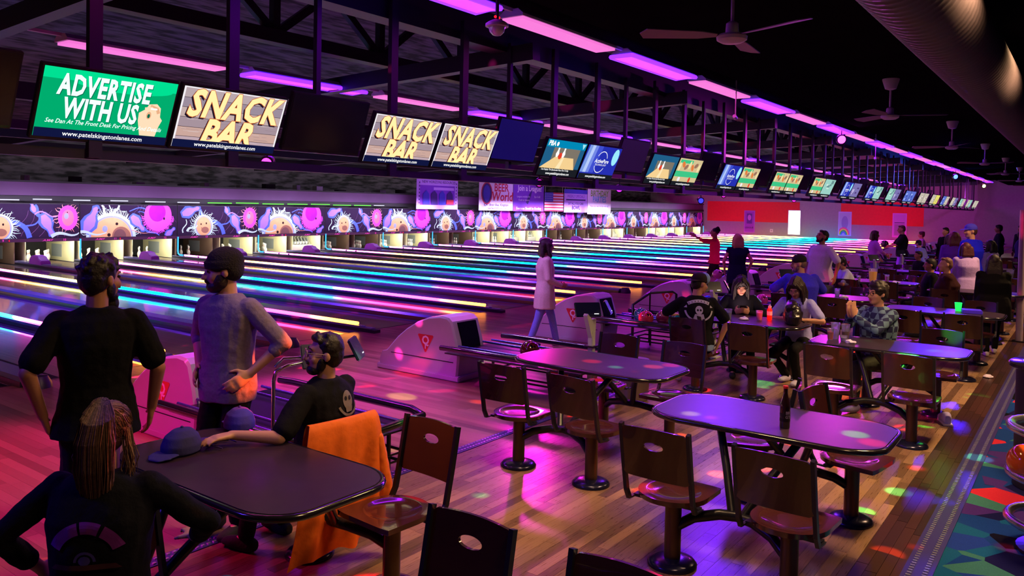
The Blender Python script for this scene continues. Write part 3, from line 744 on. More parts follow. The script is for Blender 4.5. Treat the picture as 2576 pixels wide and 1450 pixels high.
def pic_active():
    f = Flat(.0005); pic_base(f, (35, 45, 170), 'act_blue')
    for i, c in enumerate([(120, 150, 220), (175, 195, 240), (110, 130, 220), (60, 75, 200)]): f.poly([(-.5+i*.09, TH/2), (-.35+i*.09, TH/2), (-.4+i*.09, -.18), (-.55+i*.09, -.18)], e_('act%d' % i, c))
    f.ell(.42, .12, .1, .15, e_('splash', (150, 225, 245)), 14)
    wt = e_('white', (255, 255, 255))
    f.line([(.0+.17*math.cos(a), .03+.17*math.sin(a)) for a in [R(20+10*i) for i in range(14)]], .012, .012, wt); f.line([(.0+.17*math.cos(a), .0+.17*math.sin(a)) for a in [R(200+10*i) for i in range(14)]], .012, .012, wt)
    f.text('ActivePure', .02, .03, .10, wt, shear=.15, offset=.015); f.text('TECHNOLOGY', .02, -.035, .045, wt, offset=.01, space=1.3)
    f.rect(-TW/2, TW/2, -TH/2, -.2, e_('near_black', (25, 28, 35))); f.text('www.patelskingstonlanes.com', .0, -.245, .055, wt, offset=.015); return f
def pic_food(v=0):
    f = Flat(.0005); pic_base(f, (25, 28, 35), 'near_black')
    f.rect(-TW/2, TW/2, -.2, TH/2, e_('food_tan', (205, 185, 140))); f.rect(-TW/2, TW/2, -.10, .02, e_('food_green', (60, 190, 130))); f.rect(-.5, .1, .19, .26, e_('food_green', (60, 190, 130)))
    for i in range(7): f.ell(-.45+i*.15, .11+.05*(i % 2), .05, .09, e_('food_item%d' % (i % 3), [(235, 215, 160), (220, 120, 60), (150, 110, 90)][i % 3]), 12, rot=i)
    f.ell(.2, -.15, .05, .06, e_('red_ball', (220, 60, 40)), 12); f.ell(-.3, -.15, .06, .05, e_('frame_w', (235, 230, 235)), 12)
    f.text('www.patelskingstonlanes.com', 0, -.25, .055, e_('white', (255, 255, 255)), offset=.015); return f
def pic_generic(seed):
    rd = random.Random(seed); f = Flat(.0005); pic_base(f, (25, 28, 35), 'near_black')
    pal = [[(150, 200, 190), (100, 140, 140), (190, 220, 210)], [(90, 110, 200), (160, 180, 240), (60, 70, 160)], [(190, 180, 165), (150, 130, 140), (220, 210, 200)], [(225, 215, 100), (200, 190, 140), (140, 150, 120)], [(120, 110, 170), (80, 60, 120), (180, 170, 210)]][seed % 5]
    f.rect(-TW/2, TW/2, -.2, TH/2, e_('gen%d' % (seed % 5), pal[0]))
    for i in range(5):
        x = rd.uniform(-.5, .2); y = rd.uniform(-.15, .15); f.rect(x, x+rd.uniform(.1, .3), y, y+rd.uniform(.04, .12), e_('gen%d_%d' % (seed % 5, i % 2), pal[1+i % 2]))
    f.text('www.patelskingstonlanes.com', 0, -.25, .06, e_('white', (255, 255, 255)), offset=.015); return f
def tv_mesh(w_, h_, m_scr, m_fr=m_tv):
    mb = MB(); t = .018
    mb.box(-w_/2-t, w_/2+t, -h_/2-t-.01, h_/2+t, -.06, -.004, m_fr); a = mb.mesh('casing', bevel=.006)
    mb = MB(); mb.box(-w_/2, w_/2, -h_/2, h_/2, -.004, .0, m_scr); b = mb.mesh('screen'); return a, b
tv_a, tv_b = tv_mesh(TW, TH, m_tv); tvd_a, tvd_b = tv_mesh(1.02, .57, m_tvoff)
tvd_c = [tv_mesh(1.02, .57, mat('tv_idle_blue', (.006, .006, .012), .2, emit=srgb(16, 10, 90), es=.8))[1], tv_mesh(1.02, .57, mat('tv_idle_plum', (.006, .006, .012), .2, emit=srgb(40, 14, 60), es=.7))[1]]
pics = {'advert': ('showing a green advertisement with a chalk hand', pic_advert), 'snack': ('showing the snack bar sign on planks', pic_snack), 'lane': ('showing two pins on a lane under a teal banner', lambda: pic_lane(True)),
        'lane2': ('showing a bowling lane picture', lambda: pic_lane(False)), 'active': ('showing a blue technology advertisement', pic_active), 'food': ('showing green and tan food pictures', pic_food)}
pic_cache = {}
def television(x, y, z, tilt, key, label, grp, meshes=(tv_a, tv_b), post=True, dark=False, pz=1.4):
    o = empty('television', (x, y, z), rot=(R(90)+tilt, 0, 0)); setp(o, label, 'television', grp)
    link_mesh('casing', meshes[0], o); link_mesh('screen', meshes[1], o)
    if key:
        if key not in pic_cache:
            f = pics[key][1]() if key in pics else pic_generic(int(key)); pic_cache[key] = f.obj('screen_picture', o, (0, 0, .0006)).data
        else: link_mesh('screen_picture', pic_cache[key], o, (0, 0, .0006))
    return o
post_m = MB(); post_m.box(-.055, .055, -.03, .03, -.55, 1.55, m_steel); post_me = post_m.mesh('television_post')
seq = [('advert', 'snack'), ('snack', 'snack'), ('lane', 'active'), ('lane2', 'food'), ('active', 'food'), ('food', 'food'), ('food', '0'), ('active', '4'), ('active', '0'), ('0', '4'), ('1', '1'), ('2', '2'), ('2', '3'), ('1', '2'), ('2', '4'), ('0', '2'), ('2', '0'), ('2', '2')]
tilt = math.atan2(.24, .565)
for g in range(18):
    xg = 2.775+3.5*g; yc, zc = -3.27, 2.915
    for j, key in enumerate(seq[g]):
        desc = pics[key][0] if key in pics else 'showing a small pale picture'
        television(xg+.575+j*1.165, yc, zc, tilt, key, '%s television of screen group %s, %s' % (['first', 'second'][j], nw(g+1), desc), 'lit televisions over the approach')
        o = link_mesh('television_post', post_me, None, (min(xg+.52+j*1.32, 63.8), -3.13, 3.05)); setp(o, '%s dark post holding up the %s screen group' % (['first', 'second'][j], ORD[g]), 'post', 'dark posts over the televisions')
    if g < 12:
        television(xg+2.9 if g else xg+2.92, yc, zc+(.18 if g else .08), tilt*.8, None, 'switched-off dark television after the %s pair of lit screens' % ORD[g], 'switched-off dark televisions', (tvd_a, tvd_b if g not in (1, 2) else tvd_c[g-1]))
        mb = MB(); mb.box(-.03, .03, -.03, .03, -.5, 1.3, m_steel); o = mb.obj('television_post', None, loc=(xg+2.9, -3.1, 3.2)); setp(o, 'thin dark post above the switched-off television after the %s screen pair' % ORD[g], 'post', 'thin posts over the dark televisions')
television(2.775-.65, -3.27, 2.97, tilt, None, 'switched-off dark television before the green advertisement', 'switched-off dark televisions', (tvd_a, tvd_b))
mb = MB(); mb.box(-2, 64, -.06, .06, 2.49, 2.57, m_steel); o = mb.obj('television_rail', None, loc=(0, -3.05, 0)); setp(o, 'dark steel rail running under all the televisions', 'rail')
mb = MB(); mb.box(-2, 64, -.05, .05, 2.78, 2.86, m_steel); o = mb.obj('television_rail', None, loc=(0, -2.0, 0)); setp(o, 'second dark rail below the televisions, carrying the coloured spotlights', 'rail')

# par cans
def par(x, y, z, col255, lab, tgt, power, cone=75, vis=14, r=.11):
    o = empty('stage_spotlight', (x, y, z)); setp(o, lab, 'spotlight', 'coloured stage spotlights')
    d = (Vector(tgt)-Vector((x, y, z))).normalized(); d2 = Vector((-.78, -.6, -.22)).normalized(); big = 1.9 if z > 3 else 1.15
    q = d2.to_track_quat('Z', 'Y').to_matrix().to_4x4()
    mb = MB(); mb.lathe([(.03*big, -.14), (.06*big, -.12), (.075*big, 0), (.075*big, .02)], (0, 0, 0), m_tv, 14, q); mb.obj('housing', o, 40)
    m = mat('par_%s' % lab[:40], (0, 0, 0), emit=srgb(*col255), es=vis*.22)
    mb = MB(); mb.lathe([(.0005, .05*big), (.035*big, .04*big), (.062*big, .008)], (0, 0, 0), m, 16, q); mb.obj('lens', o)
    mb = MB(); mb.tube([(0, 0, .05), (0, 0, (2.80 if z < 3 else 4.74)-z)], .012, m_tv, 5); mb.obj('yoke', o)
    spot_light('beam', d*.16, d*2, srgb(*col255), power, cone, .7, r, o)
    return o
MAG = (255, 30, 200); PUR = (190, 30, 255); BLU = (40, 40, 255); RED = (255, 10, 130)
par(5.86, -2.0, 2.62, (255, 60, 255), 'magenta spotlight just below the first pair of televisions', (6.2, -3.0, 0), L_PAR*.5, 60)
par(11.59, -2.0, 2.59, MAG, 'magenta spotlight above the banners, under the third screen group', (9, -3, 0), L_PAR*.6)
par(14.52, -2.0, 2.57, PUR, 'violet spotlight below the dark television, over the last banner', (13, -5, 0), L_PAR*.5)
par(20.25, -2.0, 2.58, MAG, 'magenta spotlight beneath the fifth pair of televisions', (19, -4, 0), L_PAR*.6)
par(26.37, -2.0, 2.56, MAG, 'magenta spotlight beneath the seventh pair of televisions', (26, -4, 0), L_PAR*.7)
par(18.75, -2.0, 2.40, BLU, 'blue spotlight low before the end of the mural', (17, -5, 0), L_PAR*.5)
par(22.6, -4.35, 4.15, (255, 60, 255), 'big magenta spotlight hanging beside the row of ceiling lights', (12, -7, 0), L_PAR*.55, 90, 30, .16)
par(44.67, -4.35, 4.07, (60, 90, 255), 'blue spotlight far down the row of ceiling lights', (34, -7.5, 0), L_PAR*1.5, 90, 30, .09)
par(57.32, -4.35, 4.02, (220, 255, 120), 'green-white spotlight at the far end near the end wall', (48, -8, 0), L_PAR*.5, 70, 30, .09)
# added beams without cans, tinting the approach, ball returns and tables
spot_light('fill_beam', (1.0, -2.0, 3.2), (2.2, -3.4, 0), srgb(*RED), L_PAR*1.6, 70, .6, .3)
spot_light('fill_beam', (-1.0, -4.0, 4.2), (2.6, -7, 0), srgb(90, 50, 255), L_PAR*.5, 90, .7, .5)
spot_light('fill_beam', (8.2, -2.4, 3.2), (8.6, -3.6, 0), srgb(190, 140, 255), L_PAR*.5, 100, .7, .3)
spot_light('fill_beam', (4.2, -6.4, 4.2), (4.2, -3.6, 0), srgb(200, 160, 235), L_PAR*.12, 80, .8, .4)
spot_light('fill_beam', (30, -6.3, 4.2), (8, -8.2, .5), (.06, .01, 1), L_PAR*5, 40, .8, .3)
spot_light('fill_beam', (13.5, -4.6, 4.3), (6.4, -6.3, .8), (.16, .02, 1), L_PAR*.7, 45, .8, .3)
spot_light('fill_beam', (4.6, -2.0, 3.0), (5.0, -3.2, 0), srgb(220, 40, 255), L_PAR*.8, 75, .7, .3)
for y, c in ((3, MAG), (9, (150, 80, 220)), (15, MAG)): spot_light('end_wall_fill', (58, y, 3.4), (66, y, 1.2), srgb(*c), 700, 100)  # added spots that brighten the end wall, no fitting built
for y in (-3, -10): spot_light('end_wall_fill', (58, y, 3.4), (66, y, 2.2), srgb(180, 60, 200), 420, 100)
for x in (6, 14, 24, 36): spot_light('lane_fill', (x, 7.5, 4.0), (x+1, 7.6, 0), srgb(120, 60, 255), 1900, 130)  # added overhead spots that lift the lanes with purple
# disco effect light: a lamp behind a perforated pattern wheel
def disco(loc, power, scale, seed, rot=(0, 0, 0), aim=None, cols=None, cone=118):
    l = bpy.data.lights.new('disco_light', 'SPOT'); l.spot_size = R(cone); l.spot_blend = .2; l.energy = power; l.shadow_soft_size = .01; l.use_nodes = True; nt = l.node_tree
    em = nt.nodes['Emission']; tc = node(nt, 'ShaderNodeTexCoord'); mp = node(nt, 'ShaderNodeMapping'); mp.inputs['Rotation'].default_value = rot; mp.inputs['Scale'].default_value = (1, 1, 1)
    nt.links.new(tc.outputs['Normal'], mp.inputs[0])
    vo = node(nt, 'ShaderNodeTexVoronoi', feature='F1'); vo.inputs['Scale'].default_value = scale; nt.links.new(mp.outputs[0], vo.inputs['Vector'])
    mr = node(nt, 'ShaderNodeMapRange', interpolation_type='SMOOTHSTEP'); mr.inputs['From Min'].default_value = .30; mr.inputs['From Max'].default_value = .18; mr.inputs['To Min'].default_value = 0; mr.inputs['To Max'].default_value = 1
    nt.links.new(vo.outputs['Distance'], mr.inputs[0])
    sep = node(nt, 'ShaderNodeSeparateColor'); nt.links.new(vo.outputs['Color'], sep.inputs[0])
    cr = ramp(nt, [(0, (1, .02, .02)), (.2, (0, 0, 0)), (.30, (.05, 1, .08)), (.46, (0, 0, 0)), (.56, (1, .1, .01)), (.7, (0, 0, 0)), (.76, (.6, .7, .05)), (.8, (0, 0, 0)), (.86, (.05, .9, .3)), (.93, (0, 0, 0))] if cols is None else cols, 'CONSTANT')
    nt.links.new(sep.outputs[0], cr.inputs[0]); nt.links.new(cr.outputs[0], em.inputs['Color']); nt.links.new(mr.outputs[0], em.inputs['Strength'])
    o = bpy.data.objects.new('disco_light', l); COL.objects.link(o); o.location = loc
    if aim: o.rotation_euler = (Vector(aim)-Vector(loc)).to_track_quat('-Z', 'Y').to_euler()
disco((3.4, -1.2, 2.45), 3800, 13, 1, (0, 0, 0), (9.5, -2.0, 0), [(0, (1, .01, .12)), (.35, (0, 0, 0)), (.55, (1, .02, .3)), (.8, (0, 0, 0))], 95)
disco((6.0, -8.15, 4.2), L_DISCO, 11, 1)
# warm lamps over the concourse, and one added to brighten the seating floor
for x, y, p in ((2.6, -9.6, .2), (4.4, -7.4, .42), (6.6, -9.5, .85), (10.8, -9.9, .9), (16.5, -10, .8), (24, -10, .8)):
    area_light('warm_lamp', (x, y, 4.3), .7, .7, (1, .60, .28), L_WARM*p, (R(18), 0, 0), spread=120)

# ================================================================== TABLES AND CHAIRS
m_top = mat('dark_laminate', (.035, .018, .03), .36, noise=.35, nscale=14)
m_edge = mat('black_edge', (.012, .010, .016), .18, coat=.5)
m_frame = mat('black_frame', (.012, .012, .022), .28, .2)
m_cherry = mat('cherry_wood', (.032, .007, .007), .24, noise=.35, nscale=9, coat=.5)
m_cherryd = mat('cherry_seat', (.06, .015, .015), .16, noise=.3, nscale=9, coat=.7)
m_colum = mat('column_metal', (.10, .06, .045), .3, .7)
m_base = mat('base_metal', (.02, .02, .06), .22, .5)
def table_outline(hx, hy, c, n=7):
    pts = []
    for sx, sy, a0 in ((1, 1, 0), (-1, 1, 90), (-1, -1, 180), (1, -1, 270)):
        for i in range(n+1):
            a = R(a0+90*i/n); pts.append((sx*(hx-c)+c*math.cos(a), sy*(hy-c*1.25)+c*1.25*math.sin(a)))
    return pts
def booth_table():
    t = empty('booth_table'); hx, hy = .385, .735
    mb = MB(); mb.prism(table_outline(hx-.012, hy-.012, .2), .775, .811, m_top); mb.obj('tabletop', t, 40)
    mb = MB(); out = table_outline(hx, hy, .21); mb.tube([(x, y, .793) for x, y in out]+[(*out[0], .793)], .0185, m_edge, 8, caps=False); mb.obj('edge_band', t, 60)
    for s in (-1, 1):
        mb = MB(); mb.tube([(s*.71, -.33, .24), (s*.66, -.24, .30), (s*.60, -.1, .335), (s*.58, 0, .34), (s*.60, .1, .335), (s*.66, .24, .30), (s*.71, .33, .24)], .032, m_frame, 10); mb.obj('arm', t, 60)
        for q in (-1, 1):
            mb = MB(); mb.tube([(s*.58, q*.03, .34), (s*.40, q*.14, .56), (s*.22, q*.26, .775)], .026, m_frame, 10); mb.obj('strut', t, 60)
    mb = MB(); mb.box(-.25, .25, -.32, .32, .755, .775, m_frame); mb.obj('mounting_plate', t)
    return t
def chair():
    c = empty('swivel_chair')
    # seat: square front, round back, round dish in the middle
    def outline(a):
        x, y = math.sin(a), -math.cos(a)
        if y <= 0: return (x*.215, y*.215)
        s = min(.215/max(abs(x), 1e-6), .225/max(abs(y), 1e-6)); return (x*s, y*s)
    N = 32; rings = [(0.02, -.010), (.45, -.010), (.72, -.006), (.80, .002), (.86, .0035)]; vs = []; fs = []
    for rr, z in rings:
        for k in range(N):
            a = 2*PI*k/N; vs.append((.2*rr*math.sin(a), -.2*rr*math.cos(a), .455+z))
    for z, e in ((.0, 1.0), (-.03, .99), (-.032, .9)):
        for k in range(N):
            x, y = outline(2*PI*k/N); vs.append((x*e, y*e, .455+z))
    nr = len(rings)+3
    for i in range(nr-1):
        for k in range(N):
            a = i*N+k; b = i*N+(k+1) % N; fs.append((a, b, b+N, a+N))
    fs += [tuple(range(N)), tuple(range((nr-1)*N, nr*N))[::-1]]
    mb = MB(); mb.add(vs, fs, m_cherryd); mb.obj('seat', c, 35)
    # backrest: bowed panel with an oval hand hole
    hw, z0, z1 = .222, .585, .885; zc, hz = (z0+z1)/2, (z1-z0)/2; vs = []; fs = []; M_ = 36
    def bend(x, z): return -.205-(z-.44)*.19+.35*x*x-.02
    for side in (0, 1):
        for ri, t in enumerate((0, .12, .5, 1)):
            for k in range(M_):
                a = 2*PI*k/M_; ca, sa = math.cos(a), math.sin(a)
                hx_, hz_ = .062*ca, .026*sa+.055
                s = min(1/max(abs(ca), 1e-6), 1/max(abs(sa), 1e-6)); ox, oz = hw*ca*s, hz*sa*s
                x = hx_+(ox-hx_)*t; z = zc+hz_+(oz-hz_)*t
                if sa > 0: z += .012*(1-(x/hw)**2)*t
                vs.append((x, bend(x, z)-(.014 if side else 0), z))
    def idx(side, r, k): return side*4*M_+r*M_+k % M_
    for r in range(3):
        for k in range(M_):
            fs.append((idx(0, r, k), idx(0, r, k+1), idx(0, r+1, k+1), idx(0, r+1, k))); fs.append((idx(1, r, k), idx(1, r+1, k), idx(1, r+1, k+1), idx(1, r, k+1)))
    for k in range(M_):
        fs.append((idx(0, 3, k), idx(0, 3, k+1), idx(1, 3, k+1), idx(1, 3, k))); fs.append((idx(0, 0, k), idx(1, 0, k), idx(1, 0, k+1), idx(0, 0, k+1)))
    mb = MB(); mb.add(vs, fs, m_cherry); mb.obj('backrest', c, 40)
    for s in (-1, 1):
        mb = MB(); x = s*.212
        pts = [(-.10, .405), (-.19, .41), (-.225, .47), (-.265, .65), (-.312, .895)]
        for (ya, za), (yb, zb) in zip(pts[:-1], pts[1:]):
            mb.add([(x-.011, ya, za), (x+.011, ya, za), (x+.011, ya+.03, za+.008), (x-.011, ya+.03, za+.008), (x-.011, yb, zb), (x+.011, yb, zb), (x+.011, yb+.03, zb+.008), (x-.011, yb+.03, zb+.008)],
                   [(0, 1, 2, 3), (4, 7, 6, 5), (0, 4, 5, 1), (1, 5, 6, 2), (2, 6, 7, 3), (3, 7, 4, 0)], m_frame)
        mb.obj('back_post', c)
    mb = MB(); mb.box(-.21, .21, -.12, -.07, .405, .423, m_frame); mb.box(-.1, .1, -.1, .1, .40, .424, m_frame); mb.obj('seat_bracket', c)
    mb = MB(); mb.tube([(0, 0, .03), (0, 0, .40)], .05, m_colum, 20); mb.obj('column', c, 60)
    mb = MB(); mb.lathe([(.148, 0), (.15, .012), (.135, .03), (.10, .042), (.06, .048), (.0005, .05)], (0, 0, 0), m_base, 28); mb.obj('floor_base', c, 50)
    return c
tb0 = booth_table(); ch0 = chair(); index_children(tb0); index_children(ch0)
used = [False, False]
rowA = [(2.46, -6.45), (6.06, -6.46), (9.70, -6.46), (13.4, -6.46), (17.1, -6.46), (20.8, -6.46), (24.5, -6.46), (28.2, -6.46)]
rowB = [(1.49, -8.26), (5.17, -8.26), (8.87, -8.26), (12.6, -8.26), (16.3, -8.26), (20.0, -8.26), (23.7, -8.26), (27.4, -8.26)]
tname = {('A', 0): 'the table with the blue caps', ('A', 1): 'the bare table by the first ball rack', ('A', 2): 'the table with the black purse', ('A', 3): 'the pink-lit table before the beer pitcher', ('A', 4): 'the table with the beer pitcher',
         ('A', 5): 'the lane-side table after the pitcher', ('A', 6): 'the seventh lane-side table', ('A', 7): 'the last lane-side table', ('B', 0): 'the table cut off at the bottom', ('B', 1): 'the table with the beer bottle',
         ('B', 2): 'the table before the clapping man', ('B', 3): 'the table with the green cup', ('B', 4): 'the aisle-side table after the green cup', ('B', 5): 'the sixth aisle-side table', ('B', 6): 'the seventh aisle-side table', ('B', 7): 'the last aisle-side table'}
def place(root, flag, loc, rz):
    if not used[flag]:
        used[flag] = True; root.location = loc; root.rotation_euler = (0, 0, rz); return root
    return copy_tree(root, loc, rz)
order = []
for rn, row in (('A', rowA), ('B', rowB)):
    for i, (cx, cy) in enumerate(row):
        t = place(tb0, 0, (cx, cy, 0), 0)
        setp(t, {('A', 0): 'dark booth table holding two blue caps', ('A', 1): 'bare dark booth table by the first ball rack', ('A', 2): 'dark booth table with purse, cups and ketchup', ('A', 3): 'pink-lit booth table between two seated groups',
                 ('A', 4): 'booth table holding a beer pitcher', ('B', 0): 'dark booth table cut off at the picture bottom', ('B', 1): 'purple-lit booth table holding one beer bottle', ('B', 2): 'dark booth table before the clapping man',
                 ('B', 3): 'booth table with a glowing green cup'}.get((rn, i), '%s booth table of the %s row' % (ORD[i], 'lane-side' if rn == 'A' else 'aisle-side')), 'table', 'dark booth tables in two rows')
        for sx in (-1, 1):
            for sy in (1, -1):
                if rn == 'B' and i == 0 and sx < 0 or (rn, i, sx, sy) == ('A', 0, -1, 1): continue
                rz = R(-90) if sx < 0 else R(90)
                rz += {('A', 1, -1, 1): R(4), ('A', 1, -1, -1): R(-6), ('B', 1, 1, 1): R(-78), ('B', 1, 1, -1): R(82), ('A', 2, -1, -1): R(5), ('B', 1, -1, -1): R(-3), ('A', 0, 1, -1): R(-4), ('A', 0, 1, 1): R(-93), ('A', 0, -1, -1): R(-85)}.get((rn, i, sx, sy), 0)
                c = place(ch0, 1, (cx+sx*.71, cy+sy*.35, 0), rz)
                setp(c, 'swivel chair at %s, %s side, %s end' % (tname[(rn, i)], 'camera' if sx < 0 else 'far', 'lane' if sy > 0 else 'aisle'), 'chair', 'cherry wood swivel chairs')

# ================================================================== BALL RETURNS
m_shell = mat('hood_shell', (.46, .40, .50), .5, noise=.12, nscale=4, coat=.15); m_hole = mat('hood_opening', (.003, .003, .006), .8, spec=.05)
m_railb = mat('blue_rail', (.12, .16, .5), .2, .8); m_bump = mat('black_bumper', (.008, .008, .01), .2, coat=.6)
m_logo = mat('logo_red', srgb(205, 25, 45), .5); m_logow = mat('logo_white', srgb(240, 225, 235), .5)
prof = [(-3.72, .06), (-3.745, .30), (-3.70, .50), (-3.62, .73), (-3.56, .775), (-3.45, .785), (-3.25, .755), (-3.05, .68), (-2.86, .57), (-2.70, .45), (-2.58, .33), (-2.50, .25), (-2.42, .23), (-2.38, .14), (-2.37, .06)]
def hood():
    r = empty('ball_return')
    n = len(prof); hw = .245; vs = []; fs = []
    for x, e in ((-hw-.02, 0), (-hw, 1), (hw, 1), (hw+.02, 0)):
        for y, z in prof:
            cy, cz = -3.2, .3; s = 1.0 if e else .955
            vs.append((x, cy+(y-cy)*s, cz+(z-cz)*s if z > .08 else z))
    for i in range(3):
        for k in range(n):
            a = i*n+k; b = i*n+(k+1) % n; fs.append((a, b, b+n, a+n))
    fs += [tuple(range(n))[::-1], tuple(range(3*n, 4*n))]
    mb = MB(); mb.add(vs, fs, m_shell); mb.obj('hood', r, 30)
    mb = MB(); mb.box(-.28, .28, -3.76, -2.35, 0, .07, m_shell); mb.obj('plinth', r, bevel=.012)
    mb = MB()
    q = [(-3.752, .30), (-3.712, .50), (-3.648, .715)]
    vs = []
    for y, z in q: vs += [(-.17, y-.004, z), (.17, y-.004, z)]
    for y, z in q: vs += [(-.17, y+.02, z), (.17, y+.02, z)]
    mb.add(vs, [(0, 1, 3, 2), (2, 3, 5, 4), (6, 8, 9, 7), (8, 10, 11, 9), (0, 2, 8, 6), (2, 4, 10, 8), (1, 7, 9, 3), (3, 9, 11, 5), (0, 6, 7, 1), (4, 5, 11, 10)], m_hole); mb.obj('mouth', r)
    mb = MB(); mb.tube([(-.268, -2.60, .235), (-.268, -3.0, .235), (-.268, -3.66, .235)], .004, m_hole, 4); mb.obj('seam', r)
    f = Flat(.001); f.poly([(-.13, .075), (-.12, .09), (.12, .09), (.13, .075), (.01, -.13), (-.01, -.13)], m_logo); f.text('Q', 0, .015, .15, m_logow, offset=.03); f.rect(-.008, .008, -.09, -.02, m_logow)
    f.obj('emblem', r, (-.2665, -3.2, .44), (R(90), 0, R(-90)))
    # rack
    for s in (-1, 1):
        mb = MB(); mb.tube([(s*.60, -3.75, .475), (s*.61, -3.95, .48), (s*.61, -5.45, .48), (s*.52, -5.65, .48)], .034, m_bump, 10); mb.obj('bumper', r, 60)
        for xx in (.24, .42):
            mb = MB(); mb.tube([(s*xx, -3.72, .44), (s*xx, -5.6, .43)], .014, m_railb, 8); mb.obj('track_rail', r, 60)
    mb = MB(); mb.tube([(-.52, -5.65, .48), (0, -5.7, .48), (.52, -5.65, .48)], .03, m_bump, 10); mb.obj('end_bumper', r, 60)
    mb = MB(); mb.box(-.5, .5, -5.6, -3.72, .385, .40, m_frame); mb.obj('tray', r)
    mb = MB(); mb.box(-.07, .07, -5.3, -5.16, .02, .385, m_frame); mb.box(-.3, .3, -5.27, -5.19, 0, .03, m_frame); mb.obj('support', r)
    for z, w_ in ((.16, .32), (.22, .38)):
        mb = MB(); mb.tube([(-w_, -4.2, z), (-w_, -5.6, z), (w_, -5.6, z), (w_, -4.2, z), (-w_, -4.2, z)], .012, m_bump, 6); mb.obj('lower_rail', r)
    for x in (-.3, .3):
        for y in (-4.3, -5.5):
            mb = MB(); mb.box(x-.012, x+.012, y-.012, y+.012, 0, .39, m_frame); mb.obj('leg', r)
    return r
h0 = hood(); index_children(h0)
hd = {-1: 'white ball return between the two standing men', 0: 'white ball return before the walking woman', 1: 'white ball return behind the walking woman', 2: 'white ball return beyond the row of coloured balls'}
for k in range(-2, 15):
    o = h0 if k == -2 else copy_tree(h0, (0, 0, 0))
    o.location = (7.64+3.5*k, 0, 0); setp(o, hd.get(k, '%s white ball return with red emblem along the approach' % ORD[k+2]), 'ball return', 'white ball returns')
def bball(x, y, z, col, lab, grp=None, r=.113):
    m = mat('ball_%d_%d_%d' % col, srgb(*col), .12, noise=.5, nscale=9, coat=.8)
    o = empty('bowling_ball', (x, y, z)); setp(o, lab, 'bowling ball', grp)
    mb = MB(); mb.ball((0, 0, 0), r, m, 18); mb.obj('shell', o, 60)
    mb = MB()
    for a, b in ((.25, .75), (-.05, .85), (.12, .5)):
        d = Vector((-a-.4, -b, .55)).normalized(); mb.lathe([(.0005, .001), (.013, .001), (.014, 0)], d*(r-.001), m_hole, 10, d.to_track_quat('Z', 'Y').to_matrix().to_4x4())
    mb.obj('finger_hole', o); return o
g = 'bowling balls on the rack behind the chairs'
bball(10.63, -4.62, .545, (190, 50, 70), 'red bowling ball first on the rack behind the chairs', g)
bball(10.87, -4.42, .545, (20, 110, 100), 'teal bowling ball behind the red one on the rack', g)
bball(10.85, -4.80, .545, (110, 20, 50), 'dark red bowling ball with finger holes on the rack', g)
bball(10.63, -5.10, .545, (20, 130, 110), 'green bowling ball nearest the man in the backward cap', g)
bball(7.28, -5.25, .34, (240, 80, 30), 'orange bowling ball on the low rack under the first rails', None)
bball(7.30, -4.85, .545, (90, 20, 30), 'dark maroon bowling ball under the bare table edge', None)
for j, (x, y, c) in enumerate([(17.75, -4.7, (200, 40, 120)), (17.8, -5.0, (220, 30, 90)), (21.25, -4.8, (40, 40, 200)), (14.25, -4.8, (230, 60, 120)), (14.3, -5.1, (200, 50, 160))]):
    bball(x, y, .545, c, '%s bowling ball on the racks beyond the seated people' % ['glossy pink', 'glossy crimson', 'glossy blue', 'glossy rose', 'glossy magenta'][j])
# score consoles
m_post = mat('console_post', (.62, .66, .62), .4); m_chrome = mat('chrome', (.7, .7, .75), .12, 1.0); m_tab = mat('tablet', (.008, .01, .04), .2, coat=.4); m_tabl = mat('tablet_mark', (0, 0, 0), emit=(1, 1, 1), es=1.2)
def tablet(parent, x, y, z, rz, w_=.30, h_=.17):
    e = Matrix.Translation((x, y, z)) @ Matrix.Rotation(rz, 4, 'Z') @ Matrix.Rotation(R(62), 4, 'X')
    mb = MB(); mb.box(-w_/2, w_/2, -h_/2, h_/2, -.02, .0, m_tab, e); o = mb.obj('tablet', parent, bevel=.008)
    mb = MB(); mb.box(w_*.22, w_*.40, -h_*.34, -h_*.29, .0005, .0015, m_tabl, e); mb.obj('status_light', parent)
def console(x, y, lab, tint=None):
    o = empty('score_console', (x, y, 0)); setp(o, lab, 'score console', 'score consoles by the ball racks')
    mb = MB(); mb.box(-.035, .035, -.03, .03, .01, .80, tint or m_post); mb.obj('post', o, bevel=.006)
    mb = MB(); mb.box(-.1, .1, -.08, .08, 0, .012, m_post); mb.obj('foot_plate', o)
    mb = MB(); mb.prism([(-.035, .72), (.035, .72), (.05, .93), (-.04, .93), (-.13, 1.0), (-.15, .98)], -.025, .025, m_post, Matrix(((1, 0, 0, 0), (0, 0, -1, 0), (0, 1, 0, 0), (0, 0, 0, 1)))); mb.obj('bracket', o)
    mb = MB(); mb.box(-.07, .12, -.06, .06, .62, .635, m_frame); mb.obj('shelf', o)
    tablet(o, -.06, .02, 1.04, R(-40)); tablet(o, .16, -.12, 1.06, R(20), .16, .17); return o
m_g = mat('console_teal', (.25, .75, .5), .4)
console(7.62, -5.46, 'white score console post with dark tablets behind the bare table')
for k in range(1, 9): console(7.62+3.55*k, -5.46, '%s score console along the racks, dark tablets on %s post' % (ORD[k], 'a pale' if k % 2 else 'a green'), m_post if k % 2 else m_g)
o = empty('score_console', (3.60, -5.16, 0)); setp(o, 'chrome tube stand with two dark blue tablets behind the bearded man', 'score console', 'score consoles by the ball racks')
mb = MB(); mb.tube([(0, 0, .01), (0, 0, .86), (.02, 0, .93), (.09, -.04, .965), (.26, -.1, .985)], .015, m_chrome, 10); mb.obj('post', o, 60)
